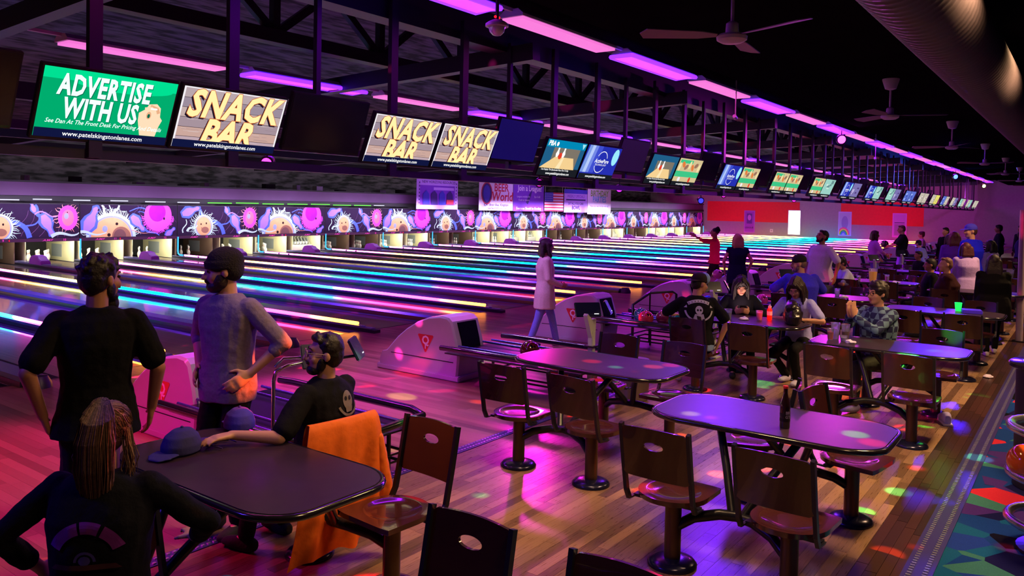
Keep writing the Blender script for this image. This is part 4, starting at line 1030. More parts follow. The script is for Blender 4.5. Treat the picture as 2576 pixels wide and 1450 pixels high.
mb = MB(); mb.tube([(.05, .05, .95), (.1, .02, 1.01), (.3, -.06, 1.0)], .012, m_chrome, 8); mb.obj('brace', o, 60)
mb = MB(); mb.lathe([(.12, 0), (.12, .01), (.02, .02)], (0, 0, 0), m_chrome, 16); mb.obj('foot_plate', o)
tablet(o, .30, -.12, 1.02, R(-25), .24, .19); tablet(o, .58, -.25, 1.06, R(35), .24, .18)
mb = MB(); mb.tube([(.3, -.12, .98), (.58, -.25, 1.0)], .012, m_frame, 6); mb.obj('tablet_arm', o)
# black handrail by the second rack
o = empty('handrail', (11.9, -4.5, 0)); setp(o, 'bent black handrail behind the coloured bowling balls', 'handrail')
mb = MB(); mb.tube([(-.5, .5, 0), (-.5, .5, .62), (-.2, .35, .80), (.1, .1, .82), (.15, .05, .78), (.15, .05, 0)], .022, m_frame, 8); mb.obj('rail', o, 60)
mb = MB(); mb.tube([(-.2, .35, .8), (-.2, .35, 0)], .015, m_frame, 6); mb.obj('upright', o)

# pole, bin, ball tower
o = empty('support_pole', (16.2, -8.95, 0)); setp(o, 'slim pale pole rising from the aisle edge at the far tables', 'pole')
mb = MB(); mb.tube([(0, 0, 0), (0, 0, 2.28)], .055, mat('pole_paint', (.5, .38, .42), .4, noise=.3, nscale=6), 14); mb.obj('shaft', o, 60)
mb = MB(); mb.box(-.1, .1, -.1, .1, 0, .02, m_frame); mb.obj('foot_plate', o)
o = empty('round_counter', (7.62, -9.72, 0)); setp(o, 'round black pedestal counter at the carpet edge', 'counter')
mb = MB(); mb.lathe([(.30, .95), (.325, .965), (.325, .99), (.31, 1.0), (.0005, 1.0)], (0, 0, 0), m_edge, 36); mb.obj('round_top', o, 50)
mb = MB(); mb.lathe([(.27, 0), (.27, .95)], (0, 0, 0), mat('black_vinyl', (.008, .008, .012), .6), 30); mb.obj('pedestal', o, 50)
o = empty('ball_tower', (6.17, -9.82, 0)); setp(o, 'chrome ringed ball tower at the carpet edge', 'ball rack')
for z in (.80, .50, .20):
    mb = MB(); mb.tube([(.30*math.cos(R(a)), .30*math.sin(R(a)), z) for a in range(0, 361, 15)], .030, mat('ring_metal', (.5, .48, .62), .25, .9), 10, caps=False); mb.obj('ring', o, 60)
    mb = MB(); mb.tube([(.15*math.cos(R(a)), .15*math.sin(R(a)), z-.02) for a in range(0, 361, 20)], .018, mat('ring_inner', (.6, .6, .55), .3, .8), 8, caps=False); mb.obj('inner_ring', o, 60)
mb = MB(); mb.tube([(0, 0, 0), (0, 0, .9)], .05, mat('brown_post', (.12, .07, .05), .4), 14); mb.obj('post', o, 60)
mb = MB(); mb.lathe([(.25, 0), (.25, .02), (.05, .05)], (0, 0, 0), m_frame, 24); mb.obj('foot', o)
bball(6.06, -9.62, .585, (250, 90, 20), 'bright orange bowling ball on the chrome ring tower')

# end wall things
def frame_poster(name, y0, y1, z0, z1, fcol, lab, draw, cat='poster'):
    o = empty(name, (XW-.03, (y0+y1)/2, (z0+z1)/2)); setp(o, lab, cat); w_, h_ = abs(y1-y0), z1-z0
    mb = MB(); mb.box(0, .03, -w_/2, w_/2, -h_/2, h_/2, mat('pf_%s_%d' % (name, y0), srgb(*fcol), .6)); mb.obj('frame', o)
    f = Flat(.004); draw(f, w_-.16, h_-.16); f.obj('print', o, (-.004, 0, 0), (R(90), 0, R(-90))); return o
def d1(f, w_, h_):
    f.rect(-w_/2, w_/2, -h_/2, h_/2, mat('p1', srgb(150, 60, 200), .7)); f.rect(-w_*.3, w_*.3, -h_*.1, h_*.4, mat('p1b', srgb(95, 40, 150), .7)); f.ell(0, h_*.2, w_*.2, h_*.14, mat('p1c', srgb(190, 110, 220), .7)); f.text('LEAGUE', 0, -h_*.3, .2, mat('p1d', srgb(60, 20, 90), .7), offset=.02)
def d2(f, w_, h_):
    f.rect(-w_/2, w_/2, -h_/2, h_/2, mat('p2', srgb(170, 170, 220), .7)); f.ell(.0, h_*.05, w_*.3, h_*.3, mat('p2b', srgb(140, 130, 200), .7))
    for i, c in enumerate([(250, 60, 140), (255, 210, 80), (60, 200, 90), (80, 90, 230)]): f.line([(-w_*.1+.4*(1-.2*i)*math.cos(a), -h_*.5+.55*(1-.2*i)*math.sin(a)) for a in [R(10*q) for q in range(19)]], .09, .09, mat('p2c%d' % i, srgb(*c), .7), (-w_/2, w_/2, -h_/2, h_/2))
def d3(f, w_, h_):
    f.rect(-w_/2, w_/2, -h_/2, h_/2, mat('p3', srgb(190, 120, 215), .7)); f.rect(-w_*.42, w_*.42, -h_*.45, h_*.05, mat('p3b', srgb(150, 110, 170), .7)); f.rect(-w_*.42, w_*.42, h_*.1, h_*.13, mat('p3c', srgb(70, 30, 100), .7))
frame_poster('framed_poster', 14.0, 13.07, .33, 2.2, (170, 100, 210), 'tall framed purple poster on the red end wall', d1)
frame_poster('wall_poster', 6.37, 5.38, .35, 2.26, (190, 170, 240), 'tall poster with a rainbow on the grey end wall', d2)
frame_poster('framed_poster', 2.43, 1.44, .38, 2.22, (210, 120, 230), 'tall framed pink poster behind the man holding a ball', d3)
o = empty('window_1', (XW-.02, 9.8, 1.29)); o['kind'] = 'structure'
mb = MB(); mb.box(-.01, .02, -.47, .47, -.97, .97, mat('bright_pane', (1, 1, 1), .5, emit=(1, 1, .95), es=2.0)); mb.obj('pane', o)
mb = MB(); mb.box(-.02, .02, -.52, -.47, -1.0, 1.0, m_white); mb.box(-.02, .02, .47, .52, -1.0, 1.0, m_white); mb.box(-.02, .02, -.52, .52, .97, 1.02, m_white); mb.obj('window_frame', o)
o = empty('thermostat', (XW-.03, 11.65, .56)); setp(o, 'small pale thermostat box on the end wall beside the bright window', 'thermostat')
mb = MB(); mb.box(0, .03, -.13, .13, -.14, .14, m_white); mb.obj('housing', o, bevel=.01); mb = MB(); mb.box(-.003, 0, -.05, .05, -.05, .05, m_grey); mb.obj('dial', o)

# banners hung in front of the fascia
m_cloth = lambda n, c: mat('banner_'+n, srgb(*c), .8, emit=None, noise=.06, nscale=3)
def banner(x0, x1, z0, z1, lab, draw, sag=0):
    w_, h_ = x1-x0, z1-z0; o = empty('banner', ((x0+x1)/2, 16.86, (z0+z1)/2)); setp(o, lab, 'banner', 'banners hung above the mural')
    mb = MB(); mb.box(-w_/2, w_/2, .0, .012, -h_/2, h_/2, m_cloth('back', (120, 90, 170))); mb.obj('cloth', o)
    f = Flat(.002); draw(f, w_, h_); f.obj('print', o, (0, -.002, 0), FRONT)
    mb = MB()
    for s in (-1, 1): mb.tube([(s*w_*.46, .01, h_/2-.02), (s*w_*.46, .01, 4.92-(z0+z1)/2)], .008, m_white, 4)
    mb.obj('hanging_cord', o)
LV, PU, DP, WH, RD, BL = m_cloth('lav', (185, 140, 235)), m_cloth('pur', (120, 50, 200)), m_cloth('deep', (60, 25, 120)), m_cloth('wht', (225, 205, 245)), m_cloth('red', (200, 40, 80)), m_cloth('blu', (60, 50, 190))
GN = m_cloth('grn', (130, 170, 90)); CY = m_cloth('cya', (110, 170, 235))
def b1(f, w_, h_):
    f.rect(-w_/2, w_/2, -h_/2, h_/2, LV); f.text('NEW HORIZONS RESOURCES', .1, h_*.39, .19, DP, offset=.01); f.rect(-w_*.42, w_*.42, -h_*.36, h_*.28, PU); f.rect(-w_*.1, w_*.4, h_*.13, h_*.22, LV)
    for i in range(7): f.ell(-w_*.44, -h_*.3+i*h_*.11, .035, .05, DP, 8); f.ell(w_*.45, -h_*.3+i*h_*.11, .035, .05, DP, 8)
    for i in range(4): f.poly([(-w_*.36+i*.6, -h_*.36), (-w_*.36+i*.6, 0), (-w_*.28+i*.6, h_*.12), (-w_*.22+i*.6, 0), (-w_*.2+i*.6, -h_*.36)], DP if i % 2 else BL)
    f.rect(w_*.2, w_*.38, -h_*.34, -h_*.18, RD)
def b2(f, w_, h_):
    f.rect(-w_/2, w_/2, -h_/2, h_/2, WH); f.ell(-w_*.28, h_*.12, .5, .62, RD, 24); f.ell(-w_*.28, h_*.12, .43, .55, DP, 24); f.ell(-w_*.28, h_*.12, .3, .45, BL, 20); f.text('BEER', .45, h_*.33, .62, RD, offset=.02); f.text('World', .55, h_*.0, .72, RD, shear=.1, offset=.02)
    f.text('824 Ulster Ave, Kingston', 0, -h_*.3, .22, DP, offset=.01); f.text('beerworldstores.com', .1, -h_*.42, .2, DP, offset=.01)
def b3(f, w_, h_):
    f.rect(-w_/2, w_/2, -h_/2, h_/2, PU); f.text('Join a League!', .1, h_*.33, .46, WH, offset=.02, sx=.95); f.poly([(-.3, -.3), (.0, .2), (.35, .5), (.2, .1), (-.1, -.4)], DP)
    f.text('Leagues available for', -.55, .05, .16, WH); f.text('Youth to Seniors', -.5, -.15, .16, WH); f.text('fun 4 All', .85, .05, .18, WH); f.text('Everyone Should be Bowling', .0, -h_*.4, .22, WH, offset=.01)
def b4(f, w_, h_):
    for i in range(13): f.rect(-w_/2, w_/2, h_/2-(i+1)*h_/13, h_/2-i*h_/13, RD if i % 2 == 0 else WH); f.l -= 1
    f.l += 1; f.rect(-w_/2, -w_*.05, 0, h_/2, BL)
    for i in range(4):
        for j in range(5): f.ell(-w_*.45+j*.17, h_*.07+i*.13, .03, .03, WH, 6); f.l -= 1
def b5(f, w_, h_):
    f.rect(-w_/2, w_/2, -h_/2, h_/2, LV); f.rect(-w_/2, w_/2, h_*.32, h_/2, BL); f.rect(-w_*.42, w_*.42, h_*.02, h_*.08, DP); f.text('WEEKLY SPECIALS', 0, h_*.2, .26, PU, offset=.01); f.text('$17 ALL YOU CAN', 0, -h_*.12, .22, DP, offset=.01); f.text('BOWL', 0, -h_*.3, .34, DP, offset=.03)
def b6(f, w_, h_):
    f.rect(-w_/2, w_/2, -h_/2, h_/2, WH); f.text('BIRTHDAY', 0, h_*.32, .55, GN, offset=.03, sx=.9); f.text('PARTIES', 0, h_*.08, .55, CY, offset=.03, sx=.9); f.text('Have your next birthday with us!', 0, -h_*.18, .18, PU, offset=.01); f.text('Ask at the desk for details', 0, -h_*.33, .17, PU, offset=.01)
banner(28.55, 31.68, 1.93, 3.46, 'lavender banner with a group photo, hung apart from the others', b1)
banner(33.45, 36.55, 1.90, 3.42, 'pale banner with red beer lettering and a blue globe', b2)
banner(36.6, 39.7, 1.88, 3.48, 'purple banner inviting people to join a league', b3)
banner(39.8, 41.9, 1.90, 3.05, 'striped flag with stars between the purple banners', b4)
banner(42.0, 44.8, 1.84, 3.30, 'lavender banner with lines of small dark print beside the flag', b5)
banner(44.85, 47.95, 1.74, 3.40, 'pale banner for birthday parties in green and blue letters', b6)
for x in (30, 37, 44): area_light('banner_light', (x, 14.6, 3.4), 3.5, .2, (.6, .3, 1.0), 90, (R(75), 0, 0))  # added fill that keeps the banners from going dark

# ================================================================== PEOPLE
def ico(c, rad, M=None, n=2):
    bm = bmesh.new(); bmesh.ops.create_icosphere(bm, subdivisions=n, radius=1)
    rx, ry, rz = rad if isinstance(rad, (tuple, list)) else (rad,)*3
    vs = []
    for v in bm.verts:
        p = Vector((v.co.x*rx, v.co.y*ry, v.co.z*rz))
        if M is not None: p = M @ p
        vs.append(p+Vector(c))
    fs = [tuple(v.index for v in f.verts) for f in bm.faces]; bm.free(); return vs, fs
TS = bpy.data.scenes.new('shaping')     # a bare scene in which the bodies are merged, removed at the end
class Blob:
    def __init__(s): s.v = []; s.f = []
    def add(s, vs, fs): k = len(s.v); s.v += [tuple(v) for v in vs]; s.f += [tuple(a+k for a in f) for f in fs]
    def ball(s, c, r, M=None, n=2): s.add(*ico(c, r, M, n))
    def cap(s, a, b, ra, rb, n=12):
        a = Vector(a); b = Vector(b); d = (b-a); L = d.length or 1e-6; q = d.to_track_quat('Z', 'Y').to_matrix()
        prof = [(ra*math.sin(t), -ra*math.cos(t)) for t in (.0, .4, .8, 1.2)]+[(ra, 0), (rb, L)]+[(rb*math.cos(t), L+rb*math.sin(t)) for t in (.4, .8, 1.2, PI/2)]
        vs = []; fs = []
        for r, z in prof:
            r = max(r, 1e-4)
            for k in range(n): vs.append(q @ Vector((r*math.cos(2*PI*k/n), r*math.sin(2*PI*k/n), z))+a)
        for i in range(len(prof)-1):
            for k in range(n): fs.append((i*n+k, i*n+(k+1) % n, (i+1)*n+(k+1) % n, (i+1)*n+k))
        fs += [tuple(range(n))[::-1], tuple(range((len(prof)-1)*n, len(prof)*n))]; s.add(vs, fs)
    def loft(s, secs, n=20, pw=2.4):
        """secs: (centre, right vector*rx, forward vector*ry)"""
        vs = []; fs = []
        for c, rx, ry in secs:
            for k in range(n):
                a = 2*PI*k/n; ca, sa = math.cos(a), math.sin(a)
                e = (abs(ca)**pw+abs(sa)**pw)**(-1/pw); vs.append(Vector(c)+rx*(ca*e)+ry*(sa*e))
        for i in range(len(secs)-1):
            for k in range(n): fs.append((i*n+k, i*n+(k+1) % n, (i+1)*n+(k+1) % n, (i+1)*n+k))
        fs += [tuple(range(n))[::-1], tuple(range((len(secs)-1)*n, len(secs)*n))]; s.add(vs, fs)
    def build(s, name, vox, smooth=4, m=None, parent=None, scale=1.0, wrinkle=0):
        me = bpy.data.meshes.new('tmp'); me.from_pydata(s.v, [], s.f)
        bm = bmesh.new(); bm.from_mesh(me); bmesh.ops.recalc_face_normals(bm, faces=bm.faces); bm.to_mesh(me); bm.free()
        o = bpy.data.objects.new('tmp', me); TS.collection.objects.link(o)
        r = o.modifiers.new('r', 'REMESH'); r.mode = 'VOXEL'; r.voxel_size = vox; r.use_smooth_shade = True
        if smooth:
            q = o.modifiers.new('s', 'SMOOTH'); q.iterations = smooth; q.factor = .5
        TS.view_layers[0].update(); dg = TS.view_layers[0].depsgraph; out = bpy.data.meshes.new_from_object(o.evaluated_get(dg)); out.name = name
        bpy.data.objects.remove(o); bpy.data.meshes.remove(me)
        if wrinkle:
            from mathutils import noise as nz
            n = len(out.vertices); co = [0.0]*(3*n); no = [0.0]*(3*n); out.vertices.foreach_get('co', co); out.vertices.foreach_get('normal', no)
            for i in range(0, 3*n, 3):
                x, y, z = co[i:i+3]; d = nz.noise((x*9, y*9, z*5))*wrinkle + nz.noise((x*26, y*26, z*26))*wrinkle*.35
                co[i] += no[i]*d; co[i+1] += no[i+1]*d; co[i+2] += no[i+2]*d
            out.vertices.foreach_set('co', co)
        if scale != 1: out.transform(Matrix.Scale(scale, 4))
        out.materials.clear()
        if m: out.materials.append(m)
        out.polygons.foreach_set('use_smooth', [True]*len(out.polygons)); out.update()
        return link_mesh(name, out, parent)
def ik(a, b, l1, l2, pole):
    a, b = Vector(a), Vector(b); d = b-a; L = min(d.length, (l1+l2)*.999); u = d.normalized()
    p = Vector(pole); p = (p-u*p.dot(u)).normalized(); x = (l1*l1-l2*l2+L*L)/(2*L); h = math.sqrt(max(l1*l1-x*x, 0))
    return a+u*x+p*h, a+u*L
def hand(bl, w, d, nrm, side, curl=.35, spread=.12, r=.0092):
    """palm from wrist w along d, palm facing nrm, thumb on the given side"""
    d = Vector(d).normalized(); nrm = Vector(nrm); nrm = (nrm-d*nrm.dot(d)).normalized(); t = d.cross(nrm)*side
    bl.loft([(w-d*.01, t*.026, nrm*.02), (w+d*.03, t*.038, nrm*.017), (w+d*.088, t*.043, nrm*.014), (w+d*.098, t*.04, nrm*.011)], 12, 3)
    for i, (off, L) in enumerate(((.033, .075), (.0115, .083), (-.0105, .077), (-.031, .061))):
        b = w+d*(.092-.004*abs(i-1))+t*off; dd = (d+t*off*spread*8+nrm*curl*.5).normalized(); m1 = b+dd*L*.5; d2 = (dd+nrm*curl*1.2).normalized(); m2 = m1+d2*L*.32; d3 = (d2+nrm*curl).normalized(); m3 = m2+d3*L*.2
        bl.cap(b-d*.01, m1, r*1.1, r, 8); bl.cap(m1, m2, r, r*.93, 8); bl.cap(m2, m3, r*.93, r*.8, 8)
    b = w+d*.025+t*.028; m1 = b+(d*.6+t*.8+nrm*.25).normalized()*.042; m2 = m1+(d*.9+t*.35+nrm*.4).normalized()*.035
    bl.cap(b, m1, .0135, .0115, 8); bl.cap(m1, m2, .0115, .0092, 8)
SK = {'fair': (205, 150, 125), 'tan': (170, 115, 90), 'brown': (110, 70, 52), 'grey': (165, 120, 115)}
def person(label, x, y, heading, H=1.75, hip=.93, lean=0., side=0., twist=0., head=(0, 0), arms=None, legs=None, shirt=None, sleeve=.62, pants=None, shoes=(40, 40, 45), hair=None,
           skin='fair', fat=1.0, vox=.02, hem=-.06, coat=None, grp=None, extras=None, cat='person', bare_legs=False, face=True, glasses=None, loc_z=0., hipy=0., prints=None):
    """all joint positions are given for a 1.75 m body standing at the local origin, facing +y, x to its right hand"""
    root = empty('person', (x, y, loc_z), R(heading-90)); setp(root, label, cat, grp); S = H/1.75; v = vox/S
    P0 = Vector((0, hipy, hip)); up = Matrix.Rotation(R(-lean), 3, 'X') @ (Matrix.Rotation(R(side), 3, 'Y') @ Vector((0, 0, 1)))
    rt = Matrix.Rotation(R(twist), 3, 'Z') @ Vector((1, 0, 0)); fw = up.cross(rt).normalized(); rt = fw.cross(up)
    r0 = Vector((1, 0, 0)); f0 = up.cross(r0).normalized()
    def mixv(t): return (r0.lerp(rt, t)).normalized(), (f0.lerp(fw, t)).normalized()
    def torso(bl, g, h0=-.1, h1=.54, neckw=.062):
        rows = [(-.1, .165, .118), (-.03, .178, .125), (.05, .168, .118), (.14, .15, .108), (.24, .158, .115), (.34, .172, .122), (.42, .182, .112), (.475, .172, .092), (.51, .12, .072), (.545, neckw, .06)]
        secs = []
        for h, a, b in rows:
            if h < h0-.001 or h > h1+.001: continue
            rr, ff = mixv(max(0, min(1, (h-.05)/.35))); fa = fat if h < .4 else 1+(fat-1)*.4
            belly = (fat-1)*.10*math.exp(-((h-.12)/.13)**2)
            secs.append((P0+up*h+ff*belly, rr*(a*fa+g), ff*(b*(1+(fa-1)*1.3)+g)))
        bl.loft(secs)
    SL = {}; 
    for sd in (-1, 1): SL[sd] = P0+up*.465+rt*(sd*.172*(1+(fat-1)*.4))
    nb = P0+up*.53; hy, hp = head
    HM = Matrix.Rotation(R(hy+twist*.5), 3, 'Z') @ Matrix.Rotation(R(-lean*.5+hp), 3, 'X')
    hc = nb+up*.05+HM @ Vector((0, .025, .105))
    hd_ = lambda a, b, c: hc+HM @ Vector((a, b, c))
    body = Blob(); torso(body, -.012)
    body.cap(nb-up*.03, hd_(0, -.02, -.05), .056, .052)
    body.ball(hd_(0, -.012, .025), (.076, .096, .098), HM); body.ball(hd_(0, .03, -.035), (.062, .066, .085), HM); body.ball(hd_(0, .055, -.092), (.036, .036, .028), HM)
    body.cap(hd_(0, .088, .012), hd_(0, .113, -.03), .009, .0155, 8); body.ball(hd_(0, .10, -.036), (.019, .014, .011), HM)
    body.cap(hd_(-.034, .078, .03), hd_(.034, .078, .03), .013, .013, 8); body.ball(hd_(.04, .06, -.03), .026, HM); body.ball(hd_(-.04, .06, -.03), .026, HM)
    for sd in (-1, 1): body.ball(hd_(sd*.078, -.01, -.008), (.011, .02, .032), HM)
    arms = arms or {}; legs = legs or {}
    A_ = {}
    for sd in (-1, 1):
        w, pole, hdir, pn, crl = (list(arms.get(sd, ((sd*.25, .05, hip-.10), (sd*.6, -1, 0), None, None)))+[None]*5)[:5]
        e, w = ik(SL[sd], w, .285, .255, pole); A_[sd] = (SL[sd], e, w)
        body.cap(SL[sd], e, .047, .039); body.cap(e, w, .040, .026)
        hd2 = Vector(hdir) if hdir else (w-e).normalized(); pn2 = Vector(pn) if pn else Vector((-sd, .2, 0))
        hand(body, w, hd2, pn2, sd, .35 if crl is None else crl, r=max(.0092, v*.62))
    L_ = {}
    for sd in (-1, 1):
        a, pole, toe = (list(legs.get(sd, ((sd*.10, .0, .08), (0, 1, 0), (sd*.12, 1, 0))))+[None]*3)[:3]
        if toe is None: toe = (sd*.1, 1, 0)
        hj = P0+Vector((sd*.09, 0, -.03)); kn, a = ik(hj, a, .43, .41, pole); L_[sd] = (hj, kn, a, Vector(toe).normalized())
        body.cap(hj, kn, .07, .048); body.cap(kn, a, .05, .034); body.cap(a, a+Vector(toe).normalized()*.1-Vector((0, 0, .04)), .034, .028)
    b_o = body.build('body', v, 2, mat('skin_'+skin, srgb(*SK[skin]), .55, noise=.06, nscale=12), root, S)
    # face features
    if face:
        m = mat('eye_dark', (.015, .01, .01), .2); mb = MB()
        for sd in (-1, 1): mb.ball(hd_(sd*.031, .086, .006)*S, .0095*S, m, 8, HM.to_4x4(), (1.3, .6, .8))
        mb.obj('eyes', root)
        mb = MB(); mb.ball(hd_(0, .092, -.066)*S, .01*S, mat('lips', srgb(150, 60, 65), .4), 8, HM.to_4x4(), (2.2, .7, .7)); mb.obj('lips', root)
        mb = MB()
        for sd in (-1, 1): mb.tube([hd_(sd*.014, .094, .028)*S, hd_(sd*.034, .09, .034)*S, hd_(sd*.05, .078, .028)*S], [.003*S, .004*S, .002*S], mat('brow', (.02, .012, .01), .7), 6)
        mb.obj('eyebrows', root)
    if glasses:
        mb = MB(); gm = mat('glasses_'+glasses, srgb(*(20, 20, 25) if glasses == 'dark' else (210, 190, 180)), .2, .5)
        for sd in (-1, 1):
            mb.tube([hd_(sd*.033+.024*math.cos(a), .106, .003+.019*math.sin(a))*S for a in [2*PI*k/14 for k in range(15)]], .0024*S, gm, 5, False)
            mb.tube([hd_(sd*.057, .104, .008)*S, hd_(sd*.079, .06, .01)*S, hd_(sd*.082, -.01, .005)*S], .0022*S, gm, 5)
        mb.tube([hd_(-.009, .112, .006)*S, hd_(.009, .112, .006)*S], .0022*S, gm, 5); mb.obj('eyeglasses', root)
    wr = .009 if vox < .012 else .004
    fm = lambda n, c, ns=60: mat('%s_%d_%d_%d' % ((n,)+tuple(c)), srgb(*c), .9, noise=.22, nscale=ns, spec=.2, bump=.25)
    if pants:
        bl = Blob(); torso(bl, .006, -.1, .06)
        bl.ball(P0+Vector((0, -.01, -.05)), (.165*fat, .125*fat, .09))
        for sd in (-1, 1):
            hj, kn, a, toe = L_[sd]; bl.cap(hj, kn, .086*min(fat, 1.15), .064); end = kn.lerp(a, .93)
            if bare_legs: end = kn.lerp(a, .1)
            bl.cap(kn, end, .064, .052)
        bl.build('trousers', v, 3, fm('cloth', pants), root, S, wr)
    for sd in (-1, 1):
        hj, kn, a, toe = L_[sd]; rr = toe.cross(Vector((0, 0, 1))).normalized(); u2 = rr.cross(toe)
        bl = Blob(); c0 = a-Vector((0, 0, .035))
        bl.loft([(c0-toe*.075, rr*.026, u2*.03), (c0-toe*.04, rr*.036, u2*.045), (c0+toe*.03, rr*.04, u2*.046), (c0+toe*.10, rr*.046, u2*.032), (c0+toe*.155, rr*.042, u2*.024), (c0+toe*.18, rr*.025, u2*.016)], 14, 2.6)
        sh = bl.build('shoe', max(v*.8, .007), 1, fm('shoe', shoes), root, S)
    if shirt:
        bl = Blob(); torso(bl, .012, hem-.03 if hem > -.1 else -.1, .55, .060)
        if hem < -.1:
            rr, ff = mixv(0); bl.loft([(P0+Vector((0, 0, hem)), rr*(.19*fat+.02), ff*(.14*fat+.02)), (P0+Vector((0, 0, -.05)), rr*(.19*fat+.01), ff*(.135*fat+.01)), (P0+up*.1, rr*(.165*fat), ff*(.12*fat))])
        for sd in (-1, 1):
            sp, e, w = A_[sd]; bl.ball(sp-rt*sd*.01, .066*(1+(fat-1)*.5))
            if sleeve <= 1: bl.cap(sp, sp.lerp(e, sleeve), .064, .060+.01*(sleeve > .5)*(sleeve < .9))
            else: bl.cap(sp, e, .062, .052); bl.cap(e, e.lerp(w, sleeve-1), .052, .040 if sleeve > 1.8 else .046)
        so = bl.build('shirt', v, 3, shirt if not isinstance(shirt, tuple) else fm('cloth', shirt), root, S, wr)
        if prints: prints(so, root, S)
    if coat: coat(root, S, P0, up, rt, fw, A_, v)
    if hair: hair(root, S, hc, HM, v, hd_)
    if extras: extras(root, S, A_, L_, hd_, P0, up, rt, fw)
    return root
# ---- hair and hats
def strand_set(name, root, paths, mats, w0, w1, rd, S, n=4):
    mb = MB()
    for pts in paths:
        w_ = rd.uniform(w0, w1); k = len(pts); mb.tube([p*S for p in pts], [w_*(.8+.6*math.sin(PI*i/(k-1))) if i < k-1 else w_*.25 for i in range(k)], rd.choice(mats), n, False)
    return mb.obj(name, root)
def hairm(c): return mat('hair_%d_%d_%d' % c, srgb(*c), .55, noise=.5, nscale=70, bump=.5)
def h_short(c=(30, 18, 15), vol=1.0, curls=0, beard=False):
    def f(root, S, hc, HM, v, hd_):
        bl = Blob(); k = vol; rd = random.Random(int(hc.z*1000)+curls)
        bl.ball(hd_(0, -.022, .042), (.082*k, .094*k, .092*k), HM); bl.ball(hd_(0, -.05, .0), (.078*k, .066*k, .085*k), HM); bl.ball(hd_(0, .045, .092), (.06*k, .04, .028*k), HM)
        for i in range(curls):
            a = rd.uniform(0, 2*PI); e = rd.uniform(.0, 1.3); bl.ball(hd_(.080*k*math.cos(a)*math.cos(e), -.022+.092*k*math.sin(a)*math.cos(e) if math.sin(a) < .55 else .05, .043+.085*k*math.sin(e)), .014*rd.uniform(.8, 1.4), n=1)
        bl.build('hair', v*.9, 1, hairm(c), root, S, .006)
        if beard:
            b = Blob(); b.ball(hd_(0, .052, -.095), (.05, .047, .036), HM); b.ball(hd_(.05, .018, -.055), (.017, .03, .045), HM); b.ball(hd_(-.05, .018, -.055), (.017, .03, .045), HM)
            b.cap(hd_(-.025, .098, -.052), hd_(.025, .098, -.052), .009, .009, 8)
            if beard == 'long': b.ball(hd_(0, .065, -.135), (.042, .04, .05), HM)
            b.build('beard', v*.8, 1, hairm(c), root, S, .003)
    return f
def h_long(c=(28, 18, 15), L=.30, vol=1.0, front=True, back=True):
    def f(root, S, hc, HM, v, hd_):
        bl = Blob(); k = vol
        bl.ball(hd_(0, -.018, .04), (.087*k, .1*k, .095*k), HM); bl.ball(hd_(0, -.05, -.02), (.085*k, .07*k, .1*k), HM)
        for sd in (-1, 1):
            p = [hd_(sd*.075, .0, .04), hd_(sd*.088, .012, -.05), hd_(sd*.085, .02, -.12), hd_(sd*.08, .035, -.12)-Vector((0, 0, L*.5)), hd_(sd*.075, .04, -.12)-Vector((0, 0, L))]
            n = len(p) if front else 3
            for a, b in zip(p[:n-1], p[1:n]): bl.cap(a, b, .034*k, .032*k, 8)
            bl.cap(hd_(sd*.02, .075, .098), hd_(sd*.075, .05, .02), .02, .024, 8)
        if back:
            for i in range(5):
                q = (i-2)*.036; bl.cap(hd_(q, -.08, .02), hd_(q*1.2, -.095, -.12), .036*k, .036*k, 8); bl.cap(hd_(q*1.2, -.095, -.12), hd_(q*1.3, -.09, -.12)-Vector((0, 0, L)), .036*k, .022*k, 8)
        bl.build('hair', v*.9, 2, hairm(c), root, S, .005)
        if v < .012 and front:
            rd = random.Random(3); P_ = []
            for i in range(420):
                sd = rd.choice((-1, 1)); y = rd.uniform(-.09, .075); w_ = rd.uniform(.92, 1.06)
                P_.append([hd_(sd*.004, y, .138-.25*max(0, y)), hd_(sd*.055*w_, y*1.05, .112-.2*max(0, y)), hd_(sd*.092*w_, y*.9+.005, .03), hd_(sd*.1*w_, y*.6+.02, -.06), hd_(sd*.1*w_, y*.5+.04, -.13)-Vector((0, 0, L*.3)), hd_(sd*(.085+rd.uniform(-.03, .02)), y*.4+.06, -.13)-Vector((0, 0, L*rd.uniform(.7, 1.1)))])
            strand_set('hair_strands', root, P_, [hairm(c), hairm(tuple(min(255, int(q*1.7)) for q in c))], .0016, .003, rd, S)
    return f
def h_bun(c=(25, 15, 14)):
    def f(root, S, hc, HM, v, hd_):
        bl = Blob(); bl.ball(hd_(0, -.02, .036), (.082, .098, .09), HM); bl.ball(hd_(0, -.06, .125), (.045, .045, .04), HM); bl.cap(hd_(0, -.09, .1), hd_(0, -.13, .06), .03, .015); bl.build('hair', v*.9, 1, hairm(c), root, S, .003)
    return f
